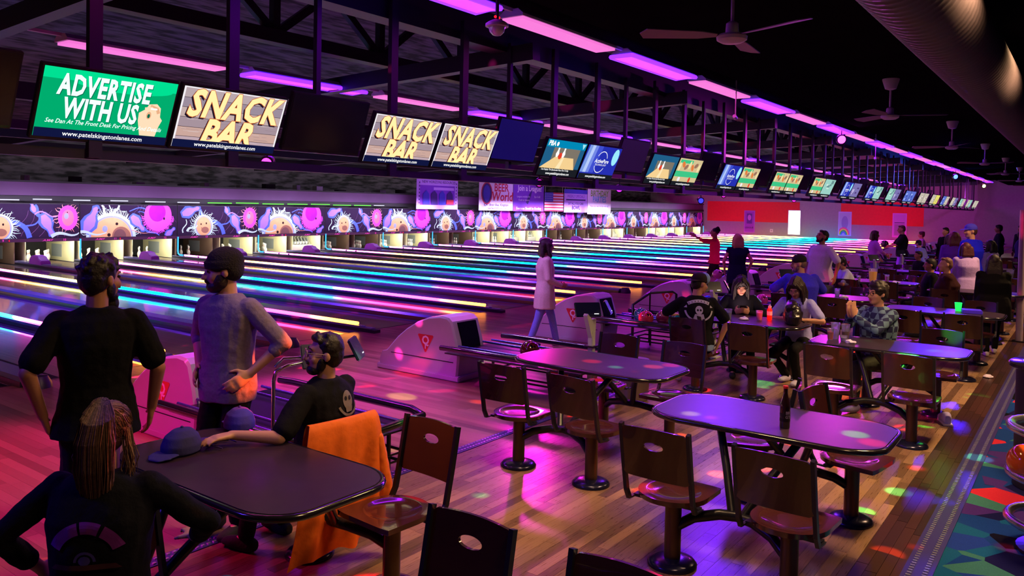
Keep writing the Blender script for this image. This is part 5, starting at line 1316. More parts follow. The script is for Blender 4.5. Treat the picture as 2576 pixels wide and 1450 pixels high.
def h_cap(c=(25, 25, 32), back=None, brim='front', hairc=(30, 18, 15), beard=False):
    inner = h_short(hairc, .97, 0, beard)
    def f(root, S, hc, HM, v, hd_):
        inner(root, S, hc, HM, v, hd_)
        bl = Blob(); sg = 1 if brim == 'front' else -1
        bl.ball(hd_(0, -.008, .062), (.088, .106, .078), HM, 3)
        bl.loft([(hd_(0, -.008, .028), HM @ Vector((.087, 0, 0)), HM @ Vector((0, .105, 0))), (hd_(0, -.008, .07), HM @ Vector((.086, 0, 0)), HM @ Vector((0, .104, 0)))], 24, 2)
        bl.loft([(hd_(0, sg*.07, .034), HM @ Vector((.074, 0, 0)), HM @ Vector((0, .0, .008))), (hd_(0, sg*.13, .028), HM @ Vector((.07, 0, 0)), HM @ Vector((0, 0, .006))), (hd_(0, sg*.175, .018), HM @ Vector((.045, 0, 0)), HM @ Vector((0, 0, .005)))], 14, 2.5)
        bl.build('cap', max(v*.6, .006), 1, mat('cap_%d_%d_%d' % c, srgb(*c), .85, noise=.1, nscale=40), root, S)
        if back:
            b = Blob(); b.ball(hd_(0, sg*-.05, .07), (.082, .07, .075), HM, 3); b.build('cap_mesh_panel', max(v*.6, .006), 1, mat('capb_%d_%d_%d' % back, srgb(*back), .85), root, S)
            mb = MB(); mb.ball(hd_(-.085, -.05*sg*-1 if sg < 0 else -.05, .055)*S, .018*S, mat('patch_tan', srgb(190, 120, 60), .8), 8, None, (.4, 1, 1)); mb.obj('cap_patch', root)
    return f
def h_beanie(c=(26, 18, 26), hairc=(45, 25, 20)):
    def f(root, S, hc, HM, v, hd_):
        b = Blob(); b.ball(hd_(0, .05, -.09), (.06, .058, .045), HM); b.ball(hd_(.05, .02, -.06), (.024, .045, .05), HM); b.ball(hd_(-.05, .02, -.06), (.024, .045, .05), HM); b.cap(hd_(-.028, .102, -.052), hd_(.028, .102, -.052), .011, .011, 8)
        b.build('beard', v*.8, 1, hairm(hairc), root, S, .004)
        bl = Blob(); bl.ball(hd_(0, -.02, .055), (.092, .112, .092), HM, 3); bl.ball(hd_(0, -.05, .0), (.086, .075, .075), HM, 3)
        bl.loft([(hd_(0, -.012, .012), HM @ Vector((.094, 0, 0)), HM @ Vector((0, .114, .01))), (hd_(0, -.012, .055), HM @ Vector((.096, 0, 0)), HM @ Vector((0, .116, .01)))], 24, 2)
        bl.build('beanie', max(v*.8, .006), 1, mat('knit', srgb(*c), .95, noise=.4, nscale=90, bump=.8), root, S)
    return f
# ---- flat print laid on a garment
def cloth_print(so, root, S, center, d, upv, polys, name='shirt_print', off=.004):
    """polys: (list of 2-d points, material) thrown along d onto the garment so"""
    me = so.data; bvh = BVHTree.FromPolygons([v.co for v in me.vertices], [tuple(p.vertices) for p in me.polygons])
    d = Vector(d).normalized(); upv = Vector(upv); upv = (upv-d*upv.dot(d)).normalized(); rt = d.cross(upv); c = Vector(center)
    mb = MB()
    for i, (pts, m) in enumerate(polys):
        bm = bmesh.new(); vs = [bm.verts.new((x, y, 0)) for x, y in pts]
        try: fc = bm.faces.new(vs)
        except ValueError: bm.free(); continue
        bmesh.ops.triangulate(bm, faces=bm.faces); 
        for _ in range(4):
            ed = [e for e in bm.edges if e.calc_length() > .022]
            if not ed: break
            bmesh.ops.subdivide_edges(bm, edges=ed, cuts=1); bmesh.ops.triangulate(bm, faces=bm.faces)
        bm.verts.index_update(); out = []; ok = []
        for v in bm.verts:
            p = c+rt*v.co.x+upv*v.co.y; hit = bvh.ray_cast(p-d*.6, d)
            if hit[0] is None: out.append(p); ok.append(False)
            else: out.append(hit[0]-d*(off+.0012*i)); ok.append(True)
        fs = [tuple(v.index for v in f.verts) for f in bm.faces if all(ok[v.index] for v in f.verts)]
        bm.free(); mb.add(out, fs, m)
    return mb.obj(name, root)
def arc_poly(cx, cy, r0, r1, a0, a1, n=14):
    A = [R(a0+(a1-a0)*i/n) for i in range(n+1)]
    return [(cx+r1*math.cos(a), cy+r1*math.sin(a)) for a in A]+[(cx+r0*math.cos(a), cy+r0*math.sin(a)) for a in A[::-1]]
def ell_poly(cx, cy, rx, ry, n=16, rot=0):
    c, s = math.cos(rot), math.sin(rot); return [(cx+rx*math.cos(2*PI*k/n)*c-ry*math.sin(2*PI*k/n)*s, cy+rx*math.cos(2*PI*k/n)*s+ry*math.sin(2*PI*k/n)*c) for k in range(n)]
seat_legs = lambda h=.50, out=.0: {-1: ((-.12-out, .46, .08), (0, .3, 1), (-.1, 1, 0)), 1: ((.12+out, .46, .08), (0, .3, 1), (.1, 1, 0))}
SEAT = .555/1.04
# ---- the people, nearest first
def tee_back_p1(so, root, S): pass
person('bearded man in a black T-shirt seen from behind, standing past the near table', 2.17, -5.49, 66, 1.86, twist=-4, head=(-48, 0), shirt=(9, 9, 13), sleeve=.78, pants=(14, 16, 40), hem=-.12,
       arms={-1: ((-.24, -.02, .93), (-1, -.9, 0)), 1: ((.27, .06, .90), (1, -.9, 0))}, hair=h_short((24, 14, 16), 1.06, 40, 'long'), skin='tan', fat=1.03, vox=.0085)
person('man in a black beanie and grey shirt, hands on his hips', 3.04, -5.43, 192, 1.86, head=(-44, -6), shirt=(128, 112, 138), sleeve=1.22, pants=(10, 9, 12), hem=-.10,
       arms={-1: ((-.20, .03, 1.01), (-1, -.75, .1), (.35, .75, -.5), (.9, -.2, -.3)), 1: ((.20, .03, 1.01), (1, -.75, .1), (-.35, .75, -.5), (-.9, -.2, -.3))}, hair=h_beanie(), skin='fair', fat=1.02, vox=.0085)
def p3_print(so, root, S):
    m = mat('print_pale', srgb(120, 110, 110), .9); P_ = []
    c = Vector((.05, -.15, .98))*S
    P_.append((ell_poly(0, 0, .045, .055, 16), m)); P_.append((ell_poly(-.018, .01, .012, .014, 8), mat('print_hole', srgb(15, 12, 20), .9))); P_.append((ell_poly(.018, .01, .012, .014, 8), mat('print_hole', srgb(15, 12, 20), .9)))
    P_.append(([(-.025, -.07), (.025, -.07), (.03, -.04), (-.03, -.04)], m)); P_.append((arc_poly(0, 0, .08, .095, 200, 340), m))
    cloth_print(so, root, S, c, (0, 1, 0), (0, 0, 1), P_)
person('seated bearded man with eyeglasses, dark T-shirt, arm resting on the table', 3.17, -6.20, 98, 1.76, hip=.565, lean=-3, head=(48, 3), shirt=(14, 13, 22), sleeve=.8, pants=(20, 20, 35), legs=seat_legs(out=.03),
       arms={-1: ((-.55, .16, .865), (-.2, -1, -.9), (-.95, .3, .0), (0, 0, -1)), 1: ((.20, .36, .74), (.8, -.2, -.4), (-.3, 1, 0), (0, 0, -1))}, hair=h_short((22, 12, 14), 1.04, 12, True), skin='fair', fat=1.1, vox=.0085, glasses='clear', prints=p3_print)
def h_pony(root, S, hc, HM, v, hd_):
    base = (64, 42, 38); bl = Blob(); bl.ball(hd_(0, -.02, .034), (.084, .102, .09), HM, 3); bl.ball(hd_(0, -.045, -.01), (.078, .068, .08), HM); bl.build('hair', .009, 1, hairm(base), root, S, .003)
    rd = random.Random(5); M3 = [hairm((92, 62, 52)), hairm((62, 40, 36)), hairm((135, 98, 78))]; C = Vector((0, -.02, .034)); Rr = Vector((.088, .106, .094)); T = Vector((0, -.62, .74)).normalized()
    def on(d, k=1.0): d = d.normalized(); return hc+HM @ (C+Vector((d.x*Rr.x, d.y*Rr.y, d.z*Rr.z))*k)
    P_ = []
    for i in range(900):     # combed up to the tie
        a = rd.uniform(0, 2*PI); z = rd.uniform(-.75, .2) if math.sin(a) < .3 else rd.uniform(.1, .5); d0 = Vector((math.cos(a), math.sin(a), z)).normalized(); k = rd.uniform(1.0, 1.05)
        P_.append([on(d0.lerp(T, t)+Vector((0, 0, .12*math.sin(PI*t))), k+.02*math.sin(PI*t)) for t in (0, .25, .5, .75, .97)])
    strand_set('combed_hair', root, P_, M3, .0010, .0020, rd, S)
    tie = on(T, 1.08); up = HM @ Vector((0, -.25, .16)); path = [tie, tie+HM @ Vector((0, -.035, .022)), tie+HM @ Vector((0, -.07, -.03)), tie+Vector((0, -.085, -.12)), tie+Vector((0, -.085, -.23)), tie+Vector((0, -.07, -.34)), tie+Vector((.01, -.06, -.46))]
    wd = [.012, .034, .06, .072, .074, .062, .03]; P_ = []
    for i in range(1500):    # the tail
        a = rd.uniform(0, 2*PI); r_ = math.sqrt(rd.random()); e = rd.choice((5, 6, 7, 7)); ox, oy = r_*math.cos(a), r_*math.sin(a)
        P_.append([p+Vector((ox*w_*(1+rd.uniform(-.12, .12)), 0, 0))+Vector((0, oy*w_*.6, oy*w_*(.5 if j < 3 else 0))) for j, (p, w_) in enumerate(zip(path[:e], wd[:e]))])
    for i in range(90):      # stray ends over the shoulders
        sd = rd.choice((-1, 1)); st = on(Vector((sd*rd.uniform(.6, 1), rd.uniform(-.4, .2), rd.uniform(-.6, .0))), 1.02)
        P_.append([st, st+Vector((sd*.012, -.01, -.06)), st+Vector((sd*rd.uniform(0, .04), -.02, -.12)), st+Vector((sd*rd.uniform(-.02, .05), -.03, -rd.uniform(.16, .3)))])
    strand_set('ponytail', root, P_, M3, .0010, .0022, rd, S)
    mb = MB(); mb.tube([(tie+Vector((.016*math.cos(q), -.01, .016*math.sin(q))))*S for q in [2*PI*i/12 for i in range(13)]], .006, mat('hair_tie', srgb(30, 25, 90), .7), 6, False); mb.obj('hair_tie', root)
def p4_print(so, root, S):
    m = mat('print_violet', srgb(120, 35, 150), .9); b = mat('print_blue', srgb(60, 50, 150), .9); r = mat('print_maroon', srgb(60, 15, 40), .9); P_ = []
    for a0 in (22, 66, 102): P_.append((arc_poly(0, -.06, .105, .15, a0+(2 if a0 > 30 else 0), {22: 62, 66: 100, 102: 158}[a0], 10), m))
    P_ += [(arc_poly(0, -.06, .03, .04, 0, 180, 10), b), (ell_poly(0, -.055, .022, .018, 12), b), ([(-.13, -.09), (.13, -.09), (.11, -.07), (-.11, -.07)], r)]
    cloth_print(so, root, S, Vector((0.0, -.2, .865))*S, (0, 1, 0), (0, 0, 1), P_)
person('woman with a tall blond-brown ponytail seen from behind at the near table', 1.53, -6.80, 42, 1.70, hip=.575, lean=9, head=(4, -4), shirt=(10, 12, 26), sleeve=1.7, pants=(112, 118, 158), fat=1.15, legs={-1: ((-.16, .42, .08), (-.2, .4, 1)), 1: ((.64, .30, .16), (.4, .3, 1.4))},
       arms={-1: ((-.30, .18, .66), (-1, -.6, 0)), 1: ((.30, .32, .72), (1, -.5, 0), (-.5, 1, 0), (0, 0, -1))}, hair=h_pony, skin='fair', vox=.0085, prints=p4_print)
# orange jacket over the back of his chair
def jacket():
    o = empty('jacket', (3.17, -6.10, 0), R(90-93)); setp(o, 'bright orange jacket draped over the chair back of the seated bearded man', 'jacket')
    m = mat('orange_cloth', srgb(245, 110, 20), .75, noise=.18, nscale=25, bump=.3)
    prof_ = [(-.262, .76), (-.27, .82), (-.285, .885), (-.305, .918), (-.328, .918), (-.345, .89), (-.352, .82), (-.35, .72), (-.345, .6), (-.34, .48), (-.335, .36), (-.33, .26), (-.325, .17)]
    def sheet(u, t, inner=0):
        q = t*(len(prof_)-1); i = min(int(q), len(prof_)-2); fr = q-i; y = prof_[i][0]*(1-fr)+prof_[i+1][0]*fr; z = prof_[i][1]*(1-fr)+prof_[i+1][1]*fr-.014
        d = max(0, t-.35)/.65; y -= .020*math.sin(u*8+1)*d+.012*math.sin(u*15+t*5)*d; y += .35*u*u*.055-.03*d
        x = u*(.245+.11*d)-.03*d+.012*math.sin(t*7+u*3)*d; z -= .02*abs(u)*d+.015*math.sin(u*11)*d
        if inner: y += .012 if t > .3 else (-.012 if t < .22 else 0); z -= .012 if .2 < t < .33 else 0; x *= .98
        return (x, y, z)
    nu, nv = 34, 40; vs = []; fs = []
    for j in range(nv+1):
        for i in range(nu+1): vs.append(sheet(-1+2*i/nu, j/nv))
    k = len(vs)
    for j in range(nv+1):
        for i in range(nu+1): vs.append(sheet(-1+2*i/nu, j/nv, 1))
    W1 = nu+1
    for j in range(nv):
        for i in range(nu):
            a = j*W1+i; fs.append((a, a+1, a+W1+1, a+W1)); fs.append((k+a, k+a+W1, k+a+W1+1, k+a+1))
    for i in range(nu): fs.append((i, k+i, k+i+1, i+1)); a = nv*W1+i; fs.append((a, a+1, k+a+1, k+a))
    for j in range(nv): a = j*W1; fs.append((a, a+W1, k+a+W1, k+a)); a += nu; fs.append((a, k+a, k+a+W1, a+W1))
    mb = MB(); mb.add(vs, fs, m); mb.obj('jacket_back', o, 60)
    bl = Blob(); bl.cap((.255, -.32, .74), (.30, -.335, .45), .035, .055); bl.cap((.30, -.335, .45), (.28, -.33, .12), .055, .05); bl.build('sleeve', .010, 2, m, o, 1, .008)
jacket()
person('woman in a long cream cardigan and loose jeans walking across the approach', 10.1, -3.16, -48, 1.69, head=(6, 2), shirt=(214, 188, 178), sleeve=1.9, hem=-.30, pants=(118, 125, 215), fat=1.1, vox=.013,
       arms={1: ((.14, .25, 1.0), (.4, -1, -.1), (-.6, .8, 0)), -1: ((-.12, .24, .98), (-.4, -1, -.1), (.6, .8, 0))}, legs={1: ((.07, -.24, .09), (0, 1, 0), (.1, 1, 0)), -1: ((-.08, .22, .08), (0, 1, 0), (-.1, 1, 0))}, hair=h_long((40, 18, 26), .04, 1.08), skin='tan', glasses='clear', shoes=(30, 30, 70))
def phone(root, S, w, glow=True, d=(0, -.35, 1)):
    mb = MB(); M = Matrix.Translation(Vector(w)*S) @ Matrix.Rotation(R(-50), 4, 'X'); mb.box(-.038, .038, -.005, .005, -.075, .075, m_tv, M); mb.obj('phone_body', root)
pr_w = mat('print_white', srgb(185, 180, 215), .9); pr_d = mat('print_dark', srgb(18, 14, 26), .9)
def p8_print(so, root, S):
    P_ = [(arc_poly(0, -.12, .25, .285, 62, 118, 12), pr_w), ([(-.14, .10), (-.17, .07), (-.135, .07)], pr_w), ([(.14, .10), (.17, .07), (.135, .07)], pr_w)]
    for i in range(7): a = R(66+8*i); P_.append(([(.26*math.cos(a), -.12+.26*math.sin(a)), (.26*math.cos(a+.03), -.12+.26*math.sin(a+.03)), (.275*math.cos(a+.03), -.12+.275*math.sin(a+.03)), (.275*math.cos(a), -.12+.275*math.sin(a))], pr_d))
    P_ += [(arc_poly(-.02, .06, .13, .15, 190, 250, 10), pr_w), (arc_poly(.02, .06, .13, .15, 290, 350, 10), pr_w), (ell_poly(0, .045, .045, .05), pr_w), (ell_poly(-.016, .045, .012, .014, 8), pr_d), (ell_poly(.018, .045, .012, .014, 8), pr_d),
           ([(-.05, -.0), (.05, -.0), (.07, -.07), (.03, -.13), (-.05, -.13), (-.08, -.08)], pr_w), ([(-.03, -.02), (.02, -.03), (.03, -.09), (-.02, -.08)], pr_d), ([(-.05, -.14), (.05, -.14), (.04, -.19), (-.04, -.19)], pr_w)]
    cloth_print(so, root, S, Vector((-.0, -.15, .90))*S, (0, 1, 0), (0, 0, 1), P_)
person('man in backward trucker cap and black T-shirt with pale back print', 9.02, -6.10, 34, 1.80, hip=.555, lean=6, head=(-62, -6), shirt=(12, 11, 20), sleeve=.8, pants=(125, 150, 205), legs=seat_legs(), fat=1.12, vox=.011,
       arms={1: ((.27, .02, .56), (1, -.5, 0)), -1: ((-.2, .40, .82), (-1, -.3, -.3), (.3, 1, 0), (0, 0, -1))}, hair=h_cap((35, 22, 34), (150, 185, 250), 'back', (20, 12, 12)), skin='fair', prints=p8_print, shoes=(200, 195, 220))
def p9x(root, S, A_, L_, hd_, P0, up, rt, fw):
    phone(root, S, (0, .36, .93)); m = mat('stripe_blue', srgb(130, 160, 255), .8); bl = Blob()
    for sd in (-1, 1): bl.cap(A_[sd][0]+Vector((sd*.01, .0, .055)), A_[sd][0].lerp(A_[sd][1], .25)+Vector((sd*.055, .01, .03)), .016, .014, 8)
    bl.build('shoulder_stripe', .01, 1, m, root, S)
person('woman with long black hair, face lit by her phone, black striped jacket', 10.40, -6.12, 206, 1.67, hip=.565, lean=6, head=(0, -24), shirt=(12, 11, 24), sleeve=1.95, pants=(15, 14, 25), legs=seat_legs(), fat=1.15, vox=.011,
       arms={1: ((.09, .29, .87), (1, -.2, -.3), (-.5, .7, .3), (-.8, 0, .4)), -1: ((-.09, .29, .87), (-1, -.2, -.3), (.5, .7, .3), (.8, 0, .4))}, hair=h_long((22, 9, 16), .26, 1.1), skin='fair', extras=p9x)
l = bpy.data.lights.new('phone_glow', 'AREA'); l.size = .07; l.size_y = .14; l.shape = 'RECTANGLE'; l.energy = 1.1; l.color = (1, .62, .55); o = bpy.data.objects.new('phone_glow', l); COL.objects.link(o); o.location = (10.10, -6.27, .93)
o.rotation_euler = (Vector((10.3, -6.15, 1.28))-o.location).to_track_quat('-Z', 'Y').to_euler()
person('smiling woman in thin glasses and pale blue top, looking down beside the purse', 10.32, -6.93, 176, 1.72, hip=.575, lean=10, head=(4, -26), shirt=(165, 165, 245), sleeve=.75, pants=(14, 12, 18), shoes=(185, 180, 215), fat=.92, vox=.011,
       legs={-1: ((-.10, .30, .08), (0, .4, 1)), 1: ((.10, .12, .08), (.3, .8, .6))}, arms={1: ((.08, .30, .84), (1, -.4, -.3)), -1: ((-.14, .30, .84), (-1, -.4, -.3))}, hair=h_long((30, 14, 18), .20, 1.0), skin='fair', glasses='clear')
def plaid():
    m = bpy.data.materials.new('plaid'); m.use_nodes = True; nt = m.node_tree; b = nt.nodes['Principled BSDF']; b.inputs['Roughness'].default_value = .9
    tc = node(nt, 'ShaderNodeTexCoord'); mp = node(nt, 'ShaderNodeMapping'); mp.inputs['Rotation'].default_value = (0, 0, .5); ck = node(nt, 'ShaderNodeTexChecker'); ck.inputs['Scale'].default_value = 15
    ck.inputs['Color1'].default_value = (*srgb(95, 125, 150), 1); ck.inputs['Color2'].default_value = (*srgb(28, 34, 80), 1)
    nt.links.new(tc.outputs['Object'], mp.inputs[0]); nt.links.new(mp.outputs[0], ck.inputs[0]); nt.links.new(ck.outputs['Color'], b.inputs['Base Color']); return m
person('curly-haired man in dark glasses and plaid shirt, hands pressed together', 9.58, -8.03, 148, 1.80, hip=.555, lean=3, head=(0, 0), shirt=plaid(), sleeve=1.9, pants=(70, 75, 60), legs=seat_legs(), fat=1.18, vox=.011,
       arms={1: ((.03, .40, 1.0), (1, -.5, -.9), (0, .15, 1), (-1, 0, 0), .02), -1: ((-.03, .40, 1.0), (-1, -.5, -.9), (0, .15, 1), (1, 0, 0), .02)}, hair=h_short((34, 20, 18), 1.16, 70), skin='fair', glasses='dark', shoes=(175, 165, 225))
person('man in a white polo shirt looking up over his shoulder', 15.7, -5.75, 150, 1.84, head=(-14, 18), shirt=(205, 195, 240), sleeve=.85, pants=(90, 80, 170), hem=-.12, fat=1.3, vox=.014,
       arms={1: ((.28, .12, .95), (1, -.6, 0)), -1: ((-.34, .0, .92), (-1, -.4, 0))}, hair=h_short((20, 10, 14), .97, 0, True), skin='tan')
person('seated man in black cap and bright blue shirt, back turned', 12.90, -6.22, 36, 1.92, hip=.54, lean=8, head=(70, 0), shirt=(60, 50, 235), sleeve=.85, pants=(30, 30, 50), legs=seat_legs(), fat=1.38, vox=.014,
       arms={1: ((.2, .35, .75), (1, -.3, -.3)), -1: ((-.2, .35, .8), (-1, -.3, -.3))}, hair=h_cap((18, 14, 20), None, 'front', (120, 90, 90), True), skin='fair')
person('seated person with curly dark hair in a white T-shirt, leaning on the table', 16.48, -6.12, 120, 1.70, hip=.56, lean=16, head=(14, -8), shirt=(190, 190, 245), sleeve=.75, pants=(30, 25, 45), legs=seat_legs(), fat=1.1, vox=.014,
       arms={1: ((.16, .42, .84), (1, -.1, -.5)), -1: ((-.12, .38, .84), (-1, -.1, -.5))}, hair=h_short((26, 12, 16), 1.12, 50), skin='tan')
person('woman in a crimson top with a hair bun, one arm stretched out', 19.0, -2.30, 112, 1.74, head=(0, 6), shirt=(250, 30, 80), sleeve=1.3, pants=(38, 12, 24), hem=-.08, vox=.016,
       arms={-1: ((-.14, .50, 1.52), (-1, 0, -1)), 1: ((.28, .08, .95), (1, -.6, 0))}, legs={1: ((.08, -.30, .08), (0, 1, .1)), -1: ((-.08, .28, .08), (0, 1, .1))}, hair=h_bun(), skin='tan')
person('blond woman in a dark blue cold-shoulder dress, seen from behind', 16.4, -3.85, 38, 1.68, head=(0, 2), shirt=(20, 15, 60), sleeve=.2, pants=(12, 9, 20), hem=-.28, fat=1.12, vox=.015,
       arms={-1: ((-.26, .06, .92), (-1, -.8, 0)), 1: ((.26, .06, .92), (1, -.8, 0))}, hair=h_long((190, 150, 100), .06, 1.15), skin='fair')
bball(16.2, -3.50, .80, (200, 80, 160), 'glossy pink bowling ball held low beside the blond woman', None, .105)
person('woman with bobbed brown hair in a magenta-lit sweater', 23.6, -5.05, -62, 1.70, head=(0, 0), shirt=(200, 110, 240), sleeve=1.6, pants=(120, 105, 220), hem=-.1, fat=1.15, vox=.016, hair=h_long((60, 22, 24), .02, 1.1), skin='tan',
       arms={1: ((.15, .3, 1.05), (1, -.6, 0)), -1: ((-.2, .2, .95), (-1, -.6, 0))})
person('bald man in a black T-shirt holding a ball before him', 26.4, -5.27, 108, 1.84, head=(0, -4), shirt=(16, 10, 30), sleeve=.85, pants=(120, 115, 225), hem=-.1, fat=1.15, vox=.016, hair=h_short((90, 60, 55), .94), skin='fair',
       arms={1: ((.09, .36, 1.12), (1, -.5, -.3)), -1: ((-.09, .36, 1.12), (-1, -.5, -.3))})
bball(26.27, -4.80, 1.24, (40, 35, 60), 'dark marbled bowling ball held by the bald man', None)
person('child in a white shirt with tousled brown hair by the end wall', 29.6, -5.3, 100, 1.60, shirt=(210, 170, 225), sleeve=.8, pants=(90, 80, 190), vox=.018, hair=h_short((80, 40, 45), 1.1, 20), skin='fair', face=False)
person('child in a dark cap and pale blue shirt leaning on the far rack', 25.6, -6.0, 60, 1.45, lean=20, shirt=(120, 120, 235), sleeve=.8, pants=(30, 25, 60), vox=.018, hair=h_cap((16, 12, 22)), skin='fair', face=False)
person('seated boy in a dark shirt facing the lanes', 21.9, -6.45, 130, 1.60, hip=.57, shirt=(20, 12, 35), sleeve=.85, pants=(20, 15, 35), legs=seat_legs(), vox=.018, hair=h_short((40, 18, 22), 1.04), skin='tan', face=False)
person('seated balding man in a dark maroon sweater, back turned', 15.62, -7.93, 100, 1.84, hip=.55, lean=4, head=(10, 4), shirt=(52, 16, 24), sleeve=1.9, pants=(14, 10, 18), legs=seat_legs(), fat=1.4, vox=.015, hair=h_short((120, 80, 70), .95), skin='fair', face=False)
person('seated person with short black hair left of the balding man', 16.6, -7.5, 110, 1.72, hip=.56, shirt=(10, 7, 14), sleeve=1.9, pants=(10, 8, 14), legs=seat_legs(), fat=1.2, vox=.016, hair=h_short((14, 7, 12), 1.06), skin='tan', face=False)
person('woman with long dark hair in black, walking away along the aisle', 14.3, -8.70, 14, 1.56, shirt=(8, 6, 10), sleeve=1.9, hem=-.3, pants=(8, 6, 10), fat=1.45, vox=.014, hair=h_long((34, 18, 24), .34, 1.2), skin='tan', shoes=(190, 180, 190), face=False,
       legs={1: ((.09, .22, .08), (0, 1, 0)), -1: ((-.09, -.15, .08), (0, 1, 0))})
person('woman in a white knitted sweater with red-brown hair, back turned', 17.0, -8.02, 30, 1.66, shirt=(190, 160, 235), sleeve=1.9, hem=-.14, pants=(60, 45, 120), fat=1.22, vox=.015, hair=h_long((75, 18, 40), .0, 1.08, False), skin='fair', face=False)
person('tall man in a blue cap and bright blue T-shirt', 18.4, -7.95, 60, 2.0, head=(60, 0), shirt=(20, 20, 245), sleeve=.8, pants=(40, 30, 110), fat=1.25, vox=.016, hair=h_cap((70, 60, 235), None, 'front', (60, 30, 40)), skin='fair', face=False)
person('person with reddish hair in a purple hooded sweater', 20.4, -7.4, 20, 1.78, shirt=(90, 35, 175), sleeve=1.9, pants=(40, 25, 90), fat=1.3, vox=.017, hair=h_long((85, 25, 50), .06, 1.25), skin='fair', face=False)
person('person in a dark jacket standing sideways, face lit violet', 27.0, -6.35, 150, 1.80, shirt=(8, 6, 14), sleeve=1.9, hem=-.2, pants=(10, 8, 16), vox=.019, hair=h_short((30, 14, 30), 1.02), skin='fair', face=False)
person('small person with brown hair behind the purple sweater', 23.5, -6.9, 40, 1.66, shirt=(110, 80, 190), sleeve=1.9, pants=(40, 30, 90), vox=.019, hair=h_long((70, 35, 50), .04, 1.1), skin='fair', face=False)
person('person in a light grey hooded sweater beyond the white sweater', 20.6, -8.1, 60, 1.62, shirt=(120, 105, 185), sleeve=1.9, hem=-.12, pants=(50, 40, 100), fat=1.25, vox=.017, hair=h_long((14, 8, 18), .04, 1.15), skin='fair', face=False)
person('girl in black holding a pale blue plate', 24.6, -8.6, 190, 1.66, shirt=(10, 8, 20), sleeve=1.9, pants=(12, 10, 24), vox=.018, hair=h_short((110, 70, 60), 1.05), skin='fair', face=False, arms={1: ((.1, .35, 1.0), (1, -.5, -.3)), -1: ((-.15, .35, 1.0), (-1, -.5, -.3))})
for i, (x, y, h_, c, hc_) in enumerate([(31, -7.4, 1.88, (25, 15, 50), (12, 8, 16)), (33, -7.9, 1.86, (20, 12, 40), (16, 8, 18)), (35, -8.2, 1.84, (40, 30, 90), (14, 8, 16)), (37, -8.6, 1.95, (18, 12, 36), (14, 8, 18)), (29.5, -8.1, 1.7, (60, 45, 130), (18, 8, 20)), (39, -8.9, 1.8, (70, 20, 40), (30, 12, 20))]):
    person('%s dark-haired standing person of the crowd at the far tables' % ORD[i], x, y, 100+i*40, h_, shirt=c, sleeve=1.9, pants=(20, 15, 40), fat=1.1+.1*(i % 3), vox=.024, hair=h_short(hc_, 1.08), skin='tan', face=False, grp='crowd at the far tables')
person('person with long dark red hair, arm raised to the face', 31.5, -9.1, 200, 1.82, shirt=(70, 15, 35), sleeve=1.9, pants=(20, 10, 30), vox=.022, hair=h_long((50, 14, 26), .2, 1.1), skin='tan', face=False, arms={1: ((.1, .25, 1.5), (1, 0, -1)), -1: ((-.25, .1, .95), (-1, -.5, 0))})
def stripe_mat():
    m = bpy.data.materials.new('striped_cloth'); m.use_nodes = True; nt = m.node_tree; b = nt.nodes['Principled BSDF']; b.inputs['Roughness'].default_value = .9
    tc = node(nt, 'ShaderNodeTexCoord'); wv = node(nt, 'ShaderNodeTexWave', bands_direction='Z'); wv.inputs['Scale'].default_value = 4; wv.inputs['Distortion'].default_value = .5
    cr = ramp(nt, [(0, srgb(170, 180, 255)), (.5, srgb(20, 15, 50))], 'CONSTANT'); nt.links.new(tc.outputs['Object'], wv.inputs[0]); nt.links.new(wv.outputs['Fac'], cr.inputs[0]); nt.links.new(cr.outputs[0], b.inputs['Base Color']); return m
person('seated child in a blue and white striped top, pale cap', 27.6, -8.85, 170, 1.6, hip=.56, lean=8, shirt=stripe_mat(), sleeve=1.9, pants=(60, 70, 220), legs=seat_legs(), vox=.019, hair=h_cap((225, 185, 165)), skin='fair', face=False)

# ================================================================== THINGS ON THE TABLES
TZ = .811
def hat(x, y, rz, col, lab, s=1.0):
    o = empty('baseball_cap', (x, y, TZ), rz); setp(o, lab, 'cap'); m = mat('hat_%d_%d_%d' % col, srgb(*col), .85, noise=.15, nscale=50, bump=.2)
    bl = Blob(); bl.loft([(Vector((0, 0, .008)), Vector((.094*s, 0, 0)), Vector((0, .112*s, 0))), (Vector((0, 0, .05*s)), Vector((.094*s, 0, 0)), Vector((0, .112*s, 0))), (Vector((0, -.002, .095*s)), Vector((.078*s, 0, 0)), Vector((0, .092*s, 0))), (Vector((0, -.004, .125*s)), Vector((.045*s, 0, 0)), Vector((0, .055*s, 0))), (Vector((0, -.004, .134*s)), Vector((.01, 0, 0)), Vector((0, .01, 0)))], 28, 2)
    bl.build('crown', .006, 3, m, o)
    bl = Blob(); bl.loft([(Vector((0, .09*s, .022)), Vector((.08*s, 0, 0)), Vector((0, 0, .006))), (Vector((0, .15*s, .016)), Vector((.076*s, 0, 0)), Vector((0, 0, .006))), (Vector((0, .19*s, .009)), Vector((.04*s, 0, 0)), Vector((0, 0, .005)))], 18, 2.6); bl.build('brim', .005, 2, m, o)
    mb = MB(); mb.ball((0, -.004, .135*s), .009, m, 8); mb.obj('top_button', o)
hat(2.36, -6.02, R(105), (45, 40, 110), 'dark blue baseball cap lying on the near table, brim towards the ponytail')
hat(2.83, -5.86, R(-20), (70, 55, 190), 'bright blue cap on the near table behind the resting hand', .95)
m_gl2 = mat('shiny_plastic', (.08, .04, .25), .08, coat=1)
o = empty('sunglasses', (2.54, -6.03, TZ), R(20)); setp(o, 'shiny dark wraparound sunglasses between the two caps', 'sunglasses')
mb = MB()
